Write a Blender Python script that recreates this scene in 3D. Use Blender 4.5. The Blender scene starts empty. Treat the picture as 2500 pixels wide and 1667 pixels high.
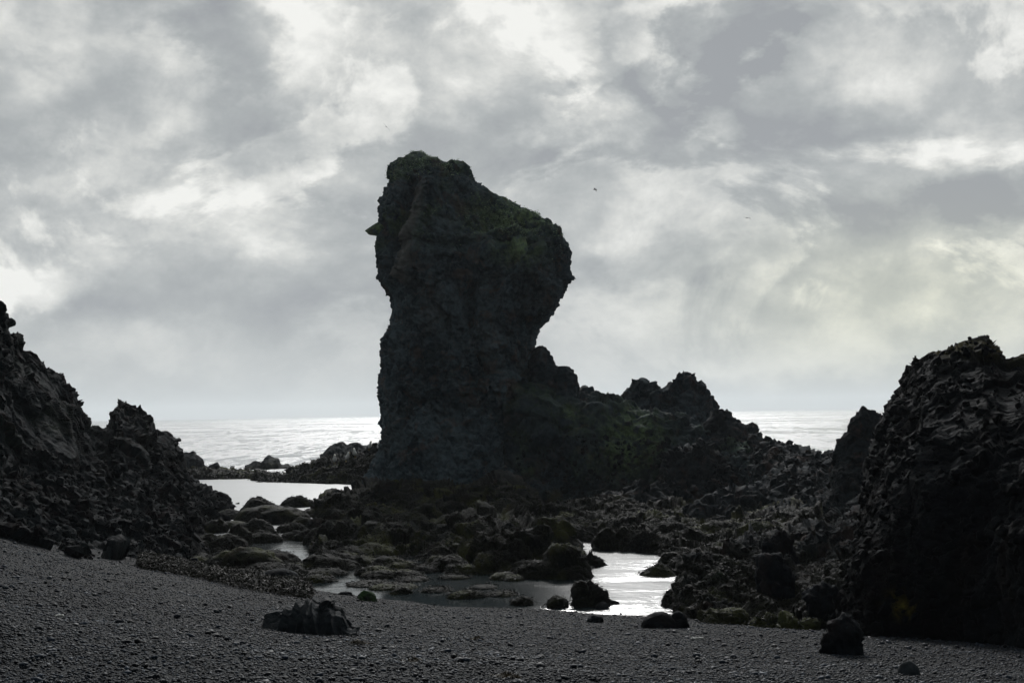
import bpy, bmesh, math, random
import numpy as np
from mathutils import Matrix, Vector, Euler

random.seed(7)
sc = bpy.context.scene
COL = sc.collection

# ------------------------------------------------------------------ camera
W, H = 2500.0, 1667.0
F = 3434.0
CAM = np.array([0.0, 0.0, 3.0])
PITCH, ROLL = math.radians(2.95), math.radians(-0.86)
cam_d = bpy.data.cameras.new("camera")
cam = bpy.data.objects.new("camera", cam_d)
COL.objects.link(cam)
cam_d.sensor_fit = 'HORIZONTAL'
cam_d.sensor_width = 36.0
cam_d.lens = 36.0 * F / W
cam_d.clip_start = 0.1
cam_d.clip_end = 20000.0
RM = Matrix.Rotation(math.radians(90) + PITCH, 3, 'X') @ Matrix.Rotation(ROLL, 3, 'Z')
cam.matrix_world = Matrix.Translation(Vector(CAM)) @ RM.to_4x4()
sc.camera = cam
RMn = np.array(RM)

def ray(px, py):
    v = np.array([(px - W / 2) / F, -(py - H / 2) / F, -1.0])
    return RMn @ v

def at(px, py, Y):
    d = ray(px, py)
    return CAM + d * (Y / d[1])

def at_z(px, py, z):
    d = ray(px, py)
    return CAM + d * ((z - CAM[2]) / d[2])

# ------------------------------------------------------------------ sun, sky, exposure
SUN_EL, SUN_AZ = math.radians(29), math.radians(1)      # azimuth from +Y towards +X
sun_d = bpy.data.lights.new("sun", 'SUN')
sun_d.energy = 2.6
sun_d.angle = math.radians(10)
sun_d.color = (1.0, 0.985, 0.97)
sun = bpy.data.objects.new("sun", sun_d)
COL.objects.link(sun)
sdir = Vector((math.sin(SUN_AZ) * math.cos(SUN_EL), math.cos(SUN_AZ) * math.cos(SUN_EL), math.sin(SUN_EL)))
sun.rotation_euler = sdir.to_track_quat('Z', 'Y').to_euler()
sc.view_settings.view_transform = 'Standard'
sc.view_settings.look = 'None'
sc.view_settings.exposure = 0.0
sc.view_settings.gamma = 1.0
sc.render.film_transparent = False
sc.cycles.use_denoising = True
sc.cycles.max_bounces = 5
sc.cycles.diffuse_bounces = 2
sc.cycles.glossy_bounces = 3

world = bpy.data.worlds.new("World")
sc.world = world
world.use_nodes = True
wt = world.node_tree
wt.nodes.clear()

class NT:
    """small helper for building node trees"""
    def __init__(s, tree):
        s.t = tree
    def n(s, kind, **kw):
        nd = s.t.nodes.new(kind)
        for k, v in kw.items():
            if k == 'ins':
                for i, val in v.items():
                    s.set(nd.inputs[i], val)
            else:
                setattr(nd, k, v)
        return nd
    def set(s, sock, val):
        if isinstance(val, bpy.types.NodeSocket):
            s.t.links.new(val, sock)
        elif val is not None:
            if isinstance(val, (tuple, list)) and len(val) == 3 and sock.type == 'RGBA':
                val = (*val, 1.0)
            sock.default_value = val
    def math(s, op, a, b=None, c=None, clamp=False):
        nd = s.t.nodes.new('ShaderNodeMath'); nd.operation = op; nd.use_clamp = clamp
        for i, v in enumerate((a, b, c)):
            if v is not None: s.set(nd.inputs[i], v)
        return nd.outputs[0]
    def vmath(s, op, a, b=None, out=0):
        nd = s.t.nodes.new('ShaderNodeVectorMath'); nd.operation = op
        s.set(nd.inputs[0], a)
        if b is not None: s.set(nd.inputs[1], b)
        return nd.outputs[out]
    def noise(s, vec, scale, detail=4, rough=0.55, dist=0.0, out='Fac', dims='3D'):
        nd = s.t.nodes.new('ShaderNodeTexNoise'); nd.noise_dimensions = dims
        s.set(nd.inputs['Vector'], vec)
        nd.inputs['Scale'].default_value = scale
        nd.inputs['Detail'].default_value = detail
        nd.inputs['Roughness'].default_value = rough
        nd.inputs['Distortion'].default_value = dist
        return nd.outputs[out]
    def smooth(s, v, a, b, lo=0.0, hi=1.0):
        nd = s.t.nodes.new('ShaderNodeMapRange'); nd.interpolation_type = 'SMOOTHSTEP'
        s.set(nd.inputs['Value'], v)
        nd.inputs['From Min'].default_value = a; nd.inputs['From Max'].default_value = b
        nd.inputs['To Min'].default_value = lo; nd.inputs['To Max'].default_value = hi
        return nd.outputs[0]
    def mix(s, f, a, b):
        nd = s.t.nodes.new('ShaderNodeMix'); nd.data_type = 'RGBA'
        s.set(nd.inputs[0], f); s.set(nd.inputs[6], a); s.set(nd.inputs[7], b)
        return nd.outputs[2]
    def comb(s, x, y, z):
        nd = s.t.nodes.new('ShaderNodeCombineXYZ')
        s.set(nd.inputs[0], x); s.set(nd.inputs[1], y); s.set(nd.inputs[2], z)
        return nd.outputs[0]
    def sep(s, v):
        nd = s.t.nodes.new('ShaderNodeSeparateXYZ'); s.set(nd.inputs[0], v)
        return nd.outputs

# cloud masses by their bearing and elevation in degrees: (azimuth, elevation, half width, half height, amount)
def azel(px, py):
    d = ray(px, py)
    return math.degrees(math.atan2(d[0], d[1])), math.degrees(math.atan2(d[2], math.hypot(d[0], d[1])))

CLOUDS = [  # bearing given through its place in the view, sizes in degrees
    (40, 60, 3.2, 3.0, .30), (300, 110, 3.4, 1.6, .22), (60, 250, 4.5, 3, -.12), (555, 100, 2.6, 1.7, -.30), (330, 260, 3.0, 2.2, -.05),
    (700, 130, 2.2, 2.5, .20), (1000, 90, 5.5, 3.0, .26), (1300, 180, 5, 2.0, .16), (850, 260, 4.5, 1.8, .10),
    (1640, 90, 2.0, 2.4, .36), (1780, 65, 2.0, 2.0, -.50), (1865, 112, 1.2, .8, -.20), (2050, 160, 3.6, 2.0, .30),
    (2350, 140, 5, 3.0, .14), (2450, 60, 3, 3.0, .06), (1560, 240, 3, 2.3, -.26), (1440, 310, 2.6, 1.3, .42),
    (1720, 325, 1.7, 1.1, .32), (1880, 280, 3.0, 1.6, -.22), (2160, 395, 2.4, 1.1, .26), (2450, 340, 3, 2, .10),
    (2420, 470, 3.4, 1.2, -.26), (2050, 480, 3.4, 2.0, -.14), (620, 280, 1.6, 1.6, -.16), (420, 330, 3.4, 1.8, .12),
    (350, 430, 4.6, 1.6, .22), (640, 480, 3.8, 1.5, .28), (120, 500, 3.0, 1.2, .16), (60, 690, 2.8, .9, .28),
    (480, 720, 5.5, 1.2, -.16), (720, 790, 4.5, 1.6, -.12), (200, 760, 3.2, 1.0, -.18), (420, 880, 5.0, 1.2, .08), (1600, 640, 5.5, 1.0, -.22),
    (1500, 480, 3.0, 1.6, -.10), (1960, 650, 2.2, .9, -.10), (2300, 640, 5.0, 1.8, .26), (2120, 800, 4.6, 1.4, .28), (1850, 890, 4, .8, .20),
    (1500, 720, 3.5, 1.0, .10), (1980, 430, .9, .5, .16), (600, 950, 9, .9, -.06), (1900, 960, 9, .9, -.02), (2480, 750, 3, 1.5, .14),
]
HALO = 11.0
w = NT(wt)
tc = w.n('ShaderNodeTexCoord')
dirv = w.vmath('NORMALIZE', tc.outputs['Generated'])
dx, dy, dz = w.sep(dirv)
az = w.math('MULTIPLY', w.math('ARCTAN2', dx, dy), 57.29578)
el = w.math('MULTIPLY', w.math('ARCSINE', dz), 57.29578)
ae = w.comb(az, el, 0.0)
# warp the masses so that their edges curl like cumulus
wv = w.vmath('MULTIPLY', dirv, (1.0, 1.0, 1.5))
n1 = w.n('ShaderNodeTexNoise', ins={'Vector': wv}); n1.inputs['Scale'].default_value = 13; n1.inputs['Detail'].default_value = 7
n1.inputs['Roughness'].default_value = .58
n1c = w.vmath('SUBTRACT', n1.outputs['Color'], (.5, .5, .5))
aew = w.vmath('ADD', ae, w.vmath('MULTIPLY', n1c, (7, 5, 0)))
fb = w.noise(wv, 6.0, 9, .6, .6)
lay = w.smooth(w.noise(w.vmath('MULTIPLY', dirv, (1.0, 1.0, 1.35)), 5.0, 10, .58, .5), .50, .56, -.13, .13)
fb2 = w.noise(wv, 15.0, 10, .66, .12)
bil = w.math('SUBTRACT', .5, w.math('ABSOLUTE', w.math('SUBTRACT', w.noise(wv, 8.0, 7, .55, .3), .5)))   # puffy, creased tops
bil = w.math('SUBTRACT', bil, .40)
acc = w.math('ADD', w.math('MULTIPLY', w.math('SUBTRACT', fb, .5), 1.15), w.math('MULTIPLY', w.math('SUBTRACT', fb2, .5), .85))
acc = w.math('ADD', w.math('SUBTRACT', acc, w.math('MULTIPLY', bil, 1.0)), lay)
low = w.smooth(el, 0.0, 7.0, .22, 1.0)           # far banks near the horizon are thin and even
acc = w.math('MULTIPLY', acc, low)
for (px, py, sx, sy, amt) in CLOUDS:
    a0, e0 = azel(px, py)
    v = w.vmath('MULTIPLY', w.vmath('SUBTRACT', aew, (a0, e0, 0)), (1 / (sx * 1.25), 1 / (sy * 1.25), 0))
    ln = w.vmath('LENGTH', v, out=1)
    if abs(amt) > .24 and sx < 4:            # crisp cumulus edge
        lw = w.math('ADD', ln, w.math('MULTIPLY', w.math('SUBTRACT', fb2, .5), .9))
        acc = w.math('ADD', acc, w.smooth(lw, .55, 1.02, amt * .62, 0.0))
        acc = w.math('ADD', acc, w.smooth(ln, 0.0, 1.25, amt * .4, 0.0))
    else:
        acc = w.math('ADD', acc, w.smooth(ln, 0.0, 1.25, amt, 0.0))
cov = w.math('ADD', w.math('MULTIPLY', acc, 1.38), .515)
ramp = w.n('ShaderNodeValToRGB')
w.set(ramp.inputs[0], cov)
cr = ramp.color_ramp
stops = [(0.0, (.30, .32, .345)), (.25, (.385, .41, .42)), (.48, (.50, .52, .52)), (.70, (.67, .68, .66)), (1.0, (.93, .93, .895))]
while len(cr.elements) < len(stops):
    cr.elements.new(.5)
for e_, (p_, c_) in zip(cr.elements, stops):
    e_.position = p_; e_.color = (*c_, 1)
# brighter round the sun, darker on the land side away from it
cs = w.vmath('DOT_PRODUCT', dirv, tuple(sdir), out=1)
glow = w.smooth(cs, -.2, .9, .46, .98)
halo = w.math('MULTIPLY', w.math('MULTIPLY', w.smooth(el, 17.5, 27, 0.0, HALO), w.smooth(el, 34, 50, 1.0, 0.0)), w.smooth(w.math('ABSOLUTE', az), 12, 48, 1.0, 0.0))   # bright cloud round the veiled sun, added above the view to brighten the water
gl = w.math('ADD', glow, halo)
wa = azel(2250, 740)
warm = w.smooth(w.vmath('LENGTH', w.vmath('MULTIPLY', w.vmath('SUBTRACT', ae, (wa[0], wa[1], 0)), (1 / 12, 1 / 5, 0)), out=1), 0, 1.2, 1, 0)
cloud = w.vmath('MULTIPLY', ramp.outputs['Color'], w.comb(w.math('MULTIPLY', gl, w.math('MULTIPLY_ADD', warm, .10, 1.0)), w.math('MULTIPLY', gl, w.math('MULTIPLY_ADD', warm, .09, 1.0)), w.math('MULTIPLY', gl, w.math('MULTIPLY_ADD', warm, -.06, 1.0))))
sky = w.n('ShaderNodeTexSky', sky_type='NISHITA', sun_disc=False)
sky.sun_elevation = SUN_EL
sky.sun_rotation = SUN_AZ
STR = .1
cl10 = w.vmath('MULTIPLY', cloud, (1 / STR,) * 3)
skyc = w.vmath('MINIMUM', sky.outputs['Color'], (5.0, 5.0, 5.0))
thin = w.smooth(cov, .10, .40, .14, .03)         # blue shows a little through the thin places
mixc = w.mix(thin, cl10, skyc)
bg = w.n('ShaderNodeBackground', ins={'Color': mixc}); bg.inputs['Strength'].default_value = STR
wo = w.n('ShaderNodeOutputWorld', ins={'Surface': bg.outputs[0]})

# ------------------------------------------------------------------ numpy noise
def h3(i, j, k, seed):
    with np.errstate(over='ignore'):
        x = (i.astype(np.int64) * 73856093) ^ (j.astype(np.int64) * 19349663) ^ (k.astype(np.int64) * 83492791) ^ (seed * 2654435)
        x = x.astype(np.uint32)
        x ^= x >> np.uint32(16); x *= np.uint32(0x7feb352d); x ^= x >> np.uint32(15); x *= np.uint32(0x846ca68b); x ^= x >> np.uint32(16)
    return x

def rnd(i, j, k, seed):
    return h3(i, j, k, seed).astype(np.float64) / 4294967296.0

def vnoise(P, seed=0):
    f = np.floor(P); i = f.astype(np.int64); t = P - f
    t = t * t * t * (t * (t * 6 - 15) + 10)
    out = 0
    for a in (0, 1):
        wa = t[:, 0] if a else 1 - t[:, 0]
        for b in (0, 1):
            wb = t[:, 1] if b else 1 - t[:, 1]
            for c in (0, 1):
                wc = t[:, 2] if c else 1 - t[:, 2]
                out = out + wa * wb * wc * rnd(i[:, 0] + a, i[:, 1] + b, i[:, 2] + c, seed)
    return out * 2 - 1

def fbm(P, octs=4, seed=0, gain=.5, ridged=False):
    s = 0; a = 1.0; tot = 0
    for o in range(octs):
        n = vnoise(P * (2.03 ** o) + 17.3 * o, seed + o * 13)
        if ridged: n = 1 - 2 * np.abs(n)
        s = s + a * n; tot += a; a *= gain
    return s / tot

def facet(P, seed=0, tilt=1.0, crack=.12):
    """blocky fractured rock: each cell is a tilted flat face; returns the offset"""
    Q = P - .5
    b = np.floor(Q).astype(np.int64)
    best = np.full(len(P), 9e9); sec = best.copy()
    off = np.zeros(len(P))
    for a in (0, 1):
        for bb in (0, 1):
            for c in (0, 1):
                i, j, k = b[:, 0] + a, b[:, 1] + bb, b[:, 2] + c
                r1, r2, r3 = rnd(i, j, k, seed), rnd(i, j, k, seed + 1), rnd(i, j, k, seed + 2)
                vx = P[:, 0] - (i + .5 + (r1 - .5) * .9); vy = P[:, 1] - (j + .5 + (r2 - .5) * .9); vz = P[:, 2] - (k + .5 + (r3 - .5) * .9)
                d = vx * vx + vy * vy + vz * vz
                g1, g2, g3 = rnd(i, j, k, seed + 3) - .5, rnd(i, j, k, seed + 4) - .5, rnd(i, j, k, seed + 5) - .5
                o = (rnd(i, j, k, seed + 6) - .5) + tilt * 2 * (g1 * vx + g2 * vy + g3 * vz)
                m = d < best
                sec = np.where(m, best, np.minimum(sec, d))
                off = np.where(m, o, off); best = np.where(m, d, best)
    e = np.clip((np.sqrt(sec) - np.sqrt(best)) / max(crack, 1e-3), 0, 1)
    return off - .16 * (1 - e)

def rock_disp(P, big, mid, small, seed, lump=0.0):
    """big/mid/small = (amplitude m, size m)"""
    wp = P + .11 * big[1] * np.stack([vnoise(P / big[1] * 1.7, seed + s) for s in (31, 32, 33)], 1)
    d = 0
    if big[0]: d = d + big[0] * (.6 * facet(wp / big[1], seed) + .6 * fbm(P / big[1] * .8, 3, seed + 5))
    if mid[0]: d = d + mid[0] * facet(wp / mid[1], seed + 40, 1.3)
    rough = np.clip(.62 + 1.7 * fbm(P / (big[1] * .8), 2, seed + 61), .12, 1.7)      # smooth faces next to broken ones
    if small[0]: d = d + rough * .6 * small[0] * facet(P / (small[1] * 2.1) + 3.1, seed + 70, 1.4)
    if small[0]: d = d + rough * small[0] * facet(P / small[1], seed + 80, 1.2) + small[0] * .8 * fbm(P / small[1] * 1.5, 3, seed + 9, .6)
    if lump: d = d + lump * fbm(P / .35, 3, seed + 3, .55, True)
    return d

# ------------------------------------------------------------------ mesh helpers
def mesh_from(name, V, Fc, mat, smooth=True, attrs=None, base=None):
    V = np.asarray(V, dtype=np.float64)
    if base is None:
        base = np.array([V[:, 0].mean(), V[:, 1].mean(), V[:, 2].min()])
    me = bpy.data.meshes.new(name)
    Fc = np.asarray(Fc, dtype=np.int32)
    n = Fc.shape[1]
    me.vertices.add(len(V)); me.vertices.foreach_set('co', (V - base).astype(np.float32).ravel())
    me.loops.add(Fc.size); me.loops.foreach_set('vertex_index', Fc.ravel())
    me.polygons.add(len(Fc))
    me.polygons.foreach_set('loop_start', np.arange(0, Fc.size, n, dtype=np.int32))
    me.polygons.foreach_set('loop_total', np.full(len(Fc), n, dtype=np.int32))
    me.polygons.foreach_set('use_smooth', np.full(len(Fc), smooth, dtype=bool))
    for k, a in (attrs or {}).items():
        at_ = me.attributes.new(k, 'FLOAT', 'POINT'); at_.data.foreach_set('value', np.asarray(a, dtype=np.float32))
    me.update(calc_edges=True)
    me.materials.append(mat)
    o = bpy.data.objects.new(name, me); COL.objects.link(o)
    o.location = Vector(base)
    return o

def tag(o, label=None, cat=None, group=None, kind=None):
    if label: o['label'] = label
    if cat: o['category'] = cat
    if group: o['group'] = group
    if kind: o['kind'] = kind
    return o

def setparent(ch, par):
    ch.parent = par
    ch.matrix_parent_inverse = Matrix.Translation(-par.location)
    return ch

def grid_faces(nu, nv, wrap=False):
    i = np.arange(nu if wrap else nu - 1); j = np.arange(nv - 1)
    I, J = np.meshgrid(i, j, indexing='ij')
    I2 = (I + 1) % nu
    return np.stack([I * nv + J, I2 * nv + J, I2 * nv + J + 1, I * nv + J + 1], -1).reshape(-1, 4)

def grid_normals(G, wrap=False):
    if wrap:
        du = np.roll(G, -1, 0) - np.roll(G, 1, 0)
    else:
        du = np.gradient(G, axis=0)
    dv = np.gradient(G, axis=1)
    N = np.cross(du, dv)
    return N / np.maximum(np.linalg.norm(N, axis=2, keepdims=True), 1e-9)

def resample(pts, n):
    """pts (k,m) resampled by arc length of the first two columns"""
    pts = np.asarray(pts, float)
    s = np.concatenate([[0], np.cumsum(np.maximum(np.linalg.norm(np.diff(pts[:, :2], axis=0), axis=1), 1e-6))])
    t = np.linspace(0, s[-1], n)
    return np.stack([np.interp(t, s, pts[:, c]) for c in range(pts.shape[1])], 1)

def tent_smooth(A, k):
    if k <= 0: return A
    B = A.copy()
    for _ in range(k):
        B[1:-1] = (B[:-2] + 2 * B[1:-1] + B[2:]) / 4
    return B

CLIFF = [(0, 0), (.06, .22), (.16, .48), (.34, .74), (.62, .93), (.85, .99), (1, 1)]
TALUS = [(0, 0), (.12, .10), (.45, .26), (.66, .48), (.80, .78), (.92, .96), (1, 1)]
DOME = [(0, 0), (.03, .25), (.12, .52), (.3, .78), (.6, .95), (1, 1)]
SLOPE = [(0, 0), (.08, .2), (.35, .5), (.65, .76), (.88, .95), (1, 1)]
WALL = [(0, 0), (.2, .12), (.36, .42), (.5, .74), (.68, .92), (.85, .99), (1, 1)]

def ridge(name, label, cat, st, mat, prof=CLIFF, disp=((.3, 1.6), (.15, .6), (.05, .22)), seed=1, zf=-.6,
          back=None, step=3.2, lump=0, stretch=1.0, attrs=None, group=None, over=1.0, hook=None, dmax=None):
    """A rock mass swept along its crest. st = [(px, py, Y of crest, Y of front foot)], columns of the view."""
    st = np.array([(*s, ) for s in st], float)
    ln = np.sum(np.hypot(np.diff(st[:, 0]), np.diff(st[:, 1])))
    nu = int(max(14, ln / step))
    S = resample(st, nu)
    S[:, 2:] = tent_smooth(S[:, 2:], 10)
    C = np.array([at(a, b, y) for a, b, y, _ in S])
    sc_ = (S[:, 3] / S[:, 2])[:, None]
    Ft = np.concatenate([C[:, :1] * sc_, S[:, 3:4], np.full((nu, 1), -.6 if zf == 'beach' else zf)], 1)
    if zf == 'beach':
        Ft[:, 2] = np.maximum(beach_z(Ft[:, 0], Ft[:, 1]), -.2) - .15
        zf = -.6
    bd = (S[:, 2] - S[:, 3]) * .8 if back is None else np.full(nu, float(back))
    Bk = np.concatenate([C[:, :1] * ((S[:, 2] + bd) / S[:, 2])[:, None], (S[:, 2] + bd)[:, None], np.full((nu, 1), zf)], 1)
    hgt = (C[:, 2] - zf).max(); dep = (S[:, 2] - S[:, 3]).max()
    ystep = step * S[:, 2].mean() / F
    nf = int(max(12, min(700, 1.15 * np.hypot(hgt, dep * .45) / ystep * over)))
    nb = max(8, nf // 4)
    p = np.array(prof); pr = resample(p, nf)
    pb = resample(np.array([(0, 0), (.05, .35), (.3, .75), (.65, .95), (1, 1)]), nb)
    G = np.zeros((nu, nf + nb - 1, 3))
    for j in range(nf):
        hh, vv = pr[j]
        G[:, j, :2] = Ft[:, :2] + (C - Ft)[:, :2] * hh
        G[:, j, 2] = Ft[:, 2] + (C - Ft)[:, 2] * vv
    for j in range(1, nb):
        hh, vv = pb[nb - 1 - j]
        G[:, nf - 1 + j, :2] = Bk[:, :2] + (C - Bk)[:, :2] * hh
        G[:, nf - 1 + j, 2] = Bk[:, 2] + (C - Bk)[:, 2] * vv
    Gs = G.copy()
    for _ in range(6):
        Gs[1:-1, :] = (Gs[:-2] + 2 * Gs[1:-1] + Gs[2:]) / 4
        Gs[:, 1:-1] = (Gs[:, :-2] + 2 * Gs[:, 1:-1] + Gs[:, 2:]) / 4
    N = grid_normals(Gs)
    P = G.reshape(-1, 3)
    Q = P * np.array([1, 1, 1 / stretch])
    D = rock_disp(Q, *disp, seed, lump)
    if hook is not None: D = D + hook(P)
    if dmax: D = dmax * np.tanh(D / dmax)
    # ends close down under the neighbours
    P2 = P + N.reshape(-1, 3) * D[:, None]
    fc = grid_faces(nu, nf + nb - 1)
    A = attrs(P2, N.reshape(-1, 3)) if attrs else {}
    o = mesh_from(name, P2, fc, mat, True, A)
    return tag(o, label, cat, group)

_ico = {}
def ico(sub):
    if sub not in _ico:
        bm = bmesh.new(); bmesh.ops.create_icosphere(bm, subdivisions=sub, radius=1.0)
        bm.verts.index_update()
        V = np.array([v.co[:] for v in bm.verts]); Fc = np.array([[v.index for v in f.verts] for f in bm.faces])
        bm.free(); _ico[sub] = (V, Fc)
    return _ico[sub]

# ------------------------------------------------------------------ materials
def newmat(name):
    m = bpy.data.materials.new(name); m.use_nodes = True
    m.node_tree.nodes.clear()
    return m, NT(m.node_tree)

def rock_mat(name, dark=(.016, .018, .021), light=(.042, .044, .048), rust=(.060, .036, .028), rust_amt=.35, weed=0.0,
             weed_top=.75, green=(.035, .055, .018), rough=.72, bump=.6, weedc=(.040, .034, .014), up=0.0):
    m, g = newmat(name)
    geo = g.n('ShaderNodeNewGeometry')
    pos = geo.outputs['Position']
    nz = g.sep(geo.outputs['Normal'])[2]
    a = g.noise(pos, .55, 6, .6, .4)
    b = g.noise(pos, 5.5, 6, .65)
    c = g.noise(pos, 1.4, 5, .6, .8)
    base = g.mix(g.smooth(g.math('ADD', g.math('MULTIPLY', a, .5), g.math('MULTIPLY', b, .5)), .38, .64), dark, light)
    base = g.mix(g.math('MULTIPLY', g.smooth(c, .52, .68), rust_amt), base, rust)
    # pale lichen flecks
    lf = g.smooth(g.noise(pos, 14, 3, .6), .66, .76)
    base = g.mix(g.math('MULTIPLY', lf, .45), base, tuple(min(.1, v * 2.4) for v in light))
    mo = g.n('ShaderNodeAttribute', attribute_name='moss')
    d = g.noise(pos, 3.0, 6, .68, .3)
    mf = g.math('ADD', mo.outputs['Fac'], g.math('MULTIPLY', g.smooth(nz, .1, .8), up))
    mf = g.math('MULTIPLY', mf, g.smooth(d, .36, .58), clamp=True)
    gcol = g.mix(g.smooth(g.noise(pos, 9, 4, .6), .4, .62), green, tuple(min(1, v * 1.9) for v in green))
    base = g.mix(mf, base, gcol)
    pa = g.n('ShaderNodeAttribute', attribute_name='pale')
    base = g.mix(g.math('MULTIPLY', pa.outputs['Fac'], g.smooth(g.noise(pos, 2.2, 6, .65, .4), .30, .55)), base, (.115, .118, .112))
    rg = g.math('ADD', rough - .18, g.math('MULTIPLY', b, .36))
    if weed:
        z = g.sep(pos)[2]
        zz = g.math('ADD', z, g.math('MULTIPLY', g.math('SUBTRACT', g.noise(pos, .9, 4, .6), .5), 1.1))
        wf = g.math('MULTIPLY', g.smooth(zz, weed_top - .15, weed_top + .35, 1, 0), weed)
        wf = g.math('MULTIPLY', wf, g.smooth(g.noise(pos, 1.1, 4, .6), .36, .52, .35, 1))
        st = g.noise(g.vmath('MULTIPLY', pos, (1, 1, .35)), 26, 4, .65, .5)
        wc = g.mix(g.smooth(st, .38, .64), tuple(v * .35 for v in weedc), tuple(v * 1.5 for v in weedc))
        wc = g.mix(g.smooth(g.noise(pos, .8, 3, .5), .5, .66), wc, tuple(v * .9 for v in (.040, .045, .012)))
        base = g.mix(wf, base, wc)
        rg = g.math('SUBTRACT', rg, g.math('MULTIPLY', wf, .14))
    bs = g.n('ShaderNodeBsdfPrincipled', ins={'Base Color': base, 'Roughness': rg})
    bs.inputs['Specular IOR Level'].default_value = .035
    hb = g.math('ADD', g.noise(pos, 7, 7, .68, .3), g.math('MULTIPLY', g.noise(pos, 30, 4, .6), .35))
    if weed:
        hb = g.math('ADD', hb, g.math('MULTIPLY', g.math('MULTIPLY', st, wf), .5))
    bp = g.n('ShaderNodeBump', ins={'Height': hb}); bp.inputs['Strength'].default_value = bump; bp.inputs['Distance'].default_value = .10
    g.set(bs.inputs['Normal'], bp.outputs[0])
    g.n('ShaderNodeOutputMaterial', ins={'Surface': bs.outputs[0]})
    return m

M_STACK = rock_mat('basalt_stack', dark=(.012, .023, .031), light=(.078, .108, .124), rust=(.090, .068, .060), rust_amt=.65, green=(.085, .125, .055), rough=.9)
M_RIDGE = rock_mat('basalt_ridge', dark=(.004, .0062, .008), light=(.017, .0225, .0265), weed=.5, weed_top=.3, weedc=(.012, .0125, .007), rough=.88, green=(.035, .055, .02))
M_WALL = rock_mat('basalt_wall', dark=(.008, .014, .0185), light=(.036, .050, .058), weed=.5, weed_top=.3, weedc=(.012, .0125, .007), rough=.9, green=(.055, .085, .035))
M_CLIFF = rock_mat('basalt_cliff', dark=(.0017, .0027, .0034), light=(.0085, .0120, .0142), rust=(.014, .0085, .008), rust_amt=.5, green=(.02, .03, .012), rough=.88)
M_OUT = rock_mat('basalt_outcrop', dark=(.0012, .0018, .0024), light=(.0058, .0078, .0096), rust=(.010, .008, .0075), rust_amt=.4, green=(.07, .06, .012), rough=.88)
M_WEED = rock_mat('weed_rock', dark=(.002, .0032, .004), light=(.010, .0135, .0155), weed=1.0, weed_top=1.0, rough=.86, bump=.9, weedc=(.0068, .0076, .0048))
M_BARE = rock_mat('boulder_rock', dark=(.002, .003, .004), light=(.010, .0135, .017), rust_amt=.15, rough=.84, bump=.5, green=(.02, .05, .008))
M_NEAR = rock_mat('near_field_rock', dark=(.003, .0042, .005), light=(.017, .021, .024), weed=.9, weed_top=.6, bump=.8, rough=.86, weedc=(.012, .0125, .008), green=(.016, .026, .012))

# ------------------------------------------------------------------ beach, sea
def beach_z(x, y):
    x = np.asarray(x, float); y = np.asarray(y, float)
    ye = np.where(y < 9.5, 9.5 - (9.5 - y) * .12, y)
    z = 1.4 - .104 * (ye - 8.4) - .05 * np.clip(x, -12, 12) + .02 * np.minimum(np.clip(-x - 1, 0, None) ** 2, 70)
    z = z + .035 * np.sin(x * .55 + y * .32) * np.clip((24 - y) / 10, 0, 1)
    deep = np.clip((y - 24) / 8, 0, 1)
    z = np.where(y > 24, z - deep * .9, z)
    return np.maximum(z, -2.2)

def beach_rough(x, y):
    P = np.stack([x, y, np.zeros_like(x)], 1)
    return .035 * fbm(P / 1.3, 3, 5)

xs = np.concatenate([np.linspace(-260, -16, 20)[:-1], np.linspace(-16, 16, 420), np.linspace(16, 260, 20)[1:]])
ys = np.concatenate([np.linspace(-260, -4, 20)[:-1], np.linspace(-4, 30, 420), np.linspace(30, 58, 30)[1:]])
X, Y = np.meshgrid(xs, ys, indexing='ij')
Z = beach_z(X.ravel(), Y.ravel()) + beach_rough(X.ravel(), Y.ravel())
mB, g = newmat('black_shingle')
pos = g.n('ShaderNodeNewGeometry').outputs['Position']
vo = g.n('ShaderNodeTexVoronoi', ins={'Vector': pos}); vo.inputs['Scale'].default_value = 55
colr = g.mix(g.sep(vo.outputs['Color'])[0], (.0015, .0024, .0035), (.007, .009, .012))
bs = g.n('ShaderNodeBsdfPrincipled', ins={'Base Color': colr}); bs.inputs['Roughness'].default_value = .8; bs.inputs['Specular IOR Level'].default_value = .05
bp = g.n('ShaderNodeBump', ins={'Height': g.math('MULTIPLY', vo.outputs['Distance'], -1.0)}); bp.inputs['Strength'].default_value = .8; bp.inputs['Distance'].default_value = .03
g.set(bs.inputs['Normal'], bp.outputs[0]); g.n('ShaderNodeOutputMaterial', ins={'Surface': bs.outputs[0]})
o = mesh_from('beach_ground', np.stack([X.ravel(), Y.ravel(), Z], 1), grid_faces(len(xs), len(ys)), mB, base=np.zeros(3))
tag(o, 'black shingle beach sloping down to the tide pools', kind='structure')

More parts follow.
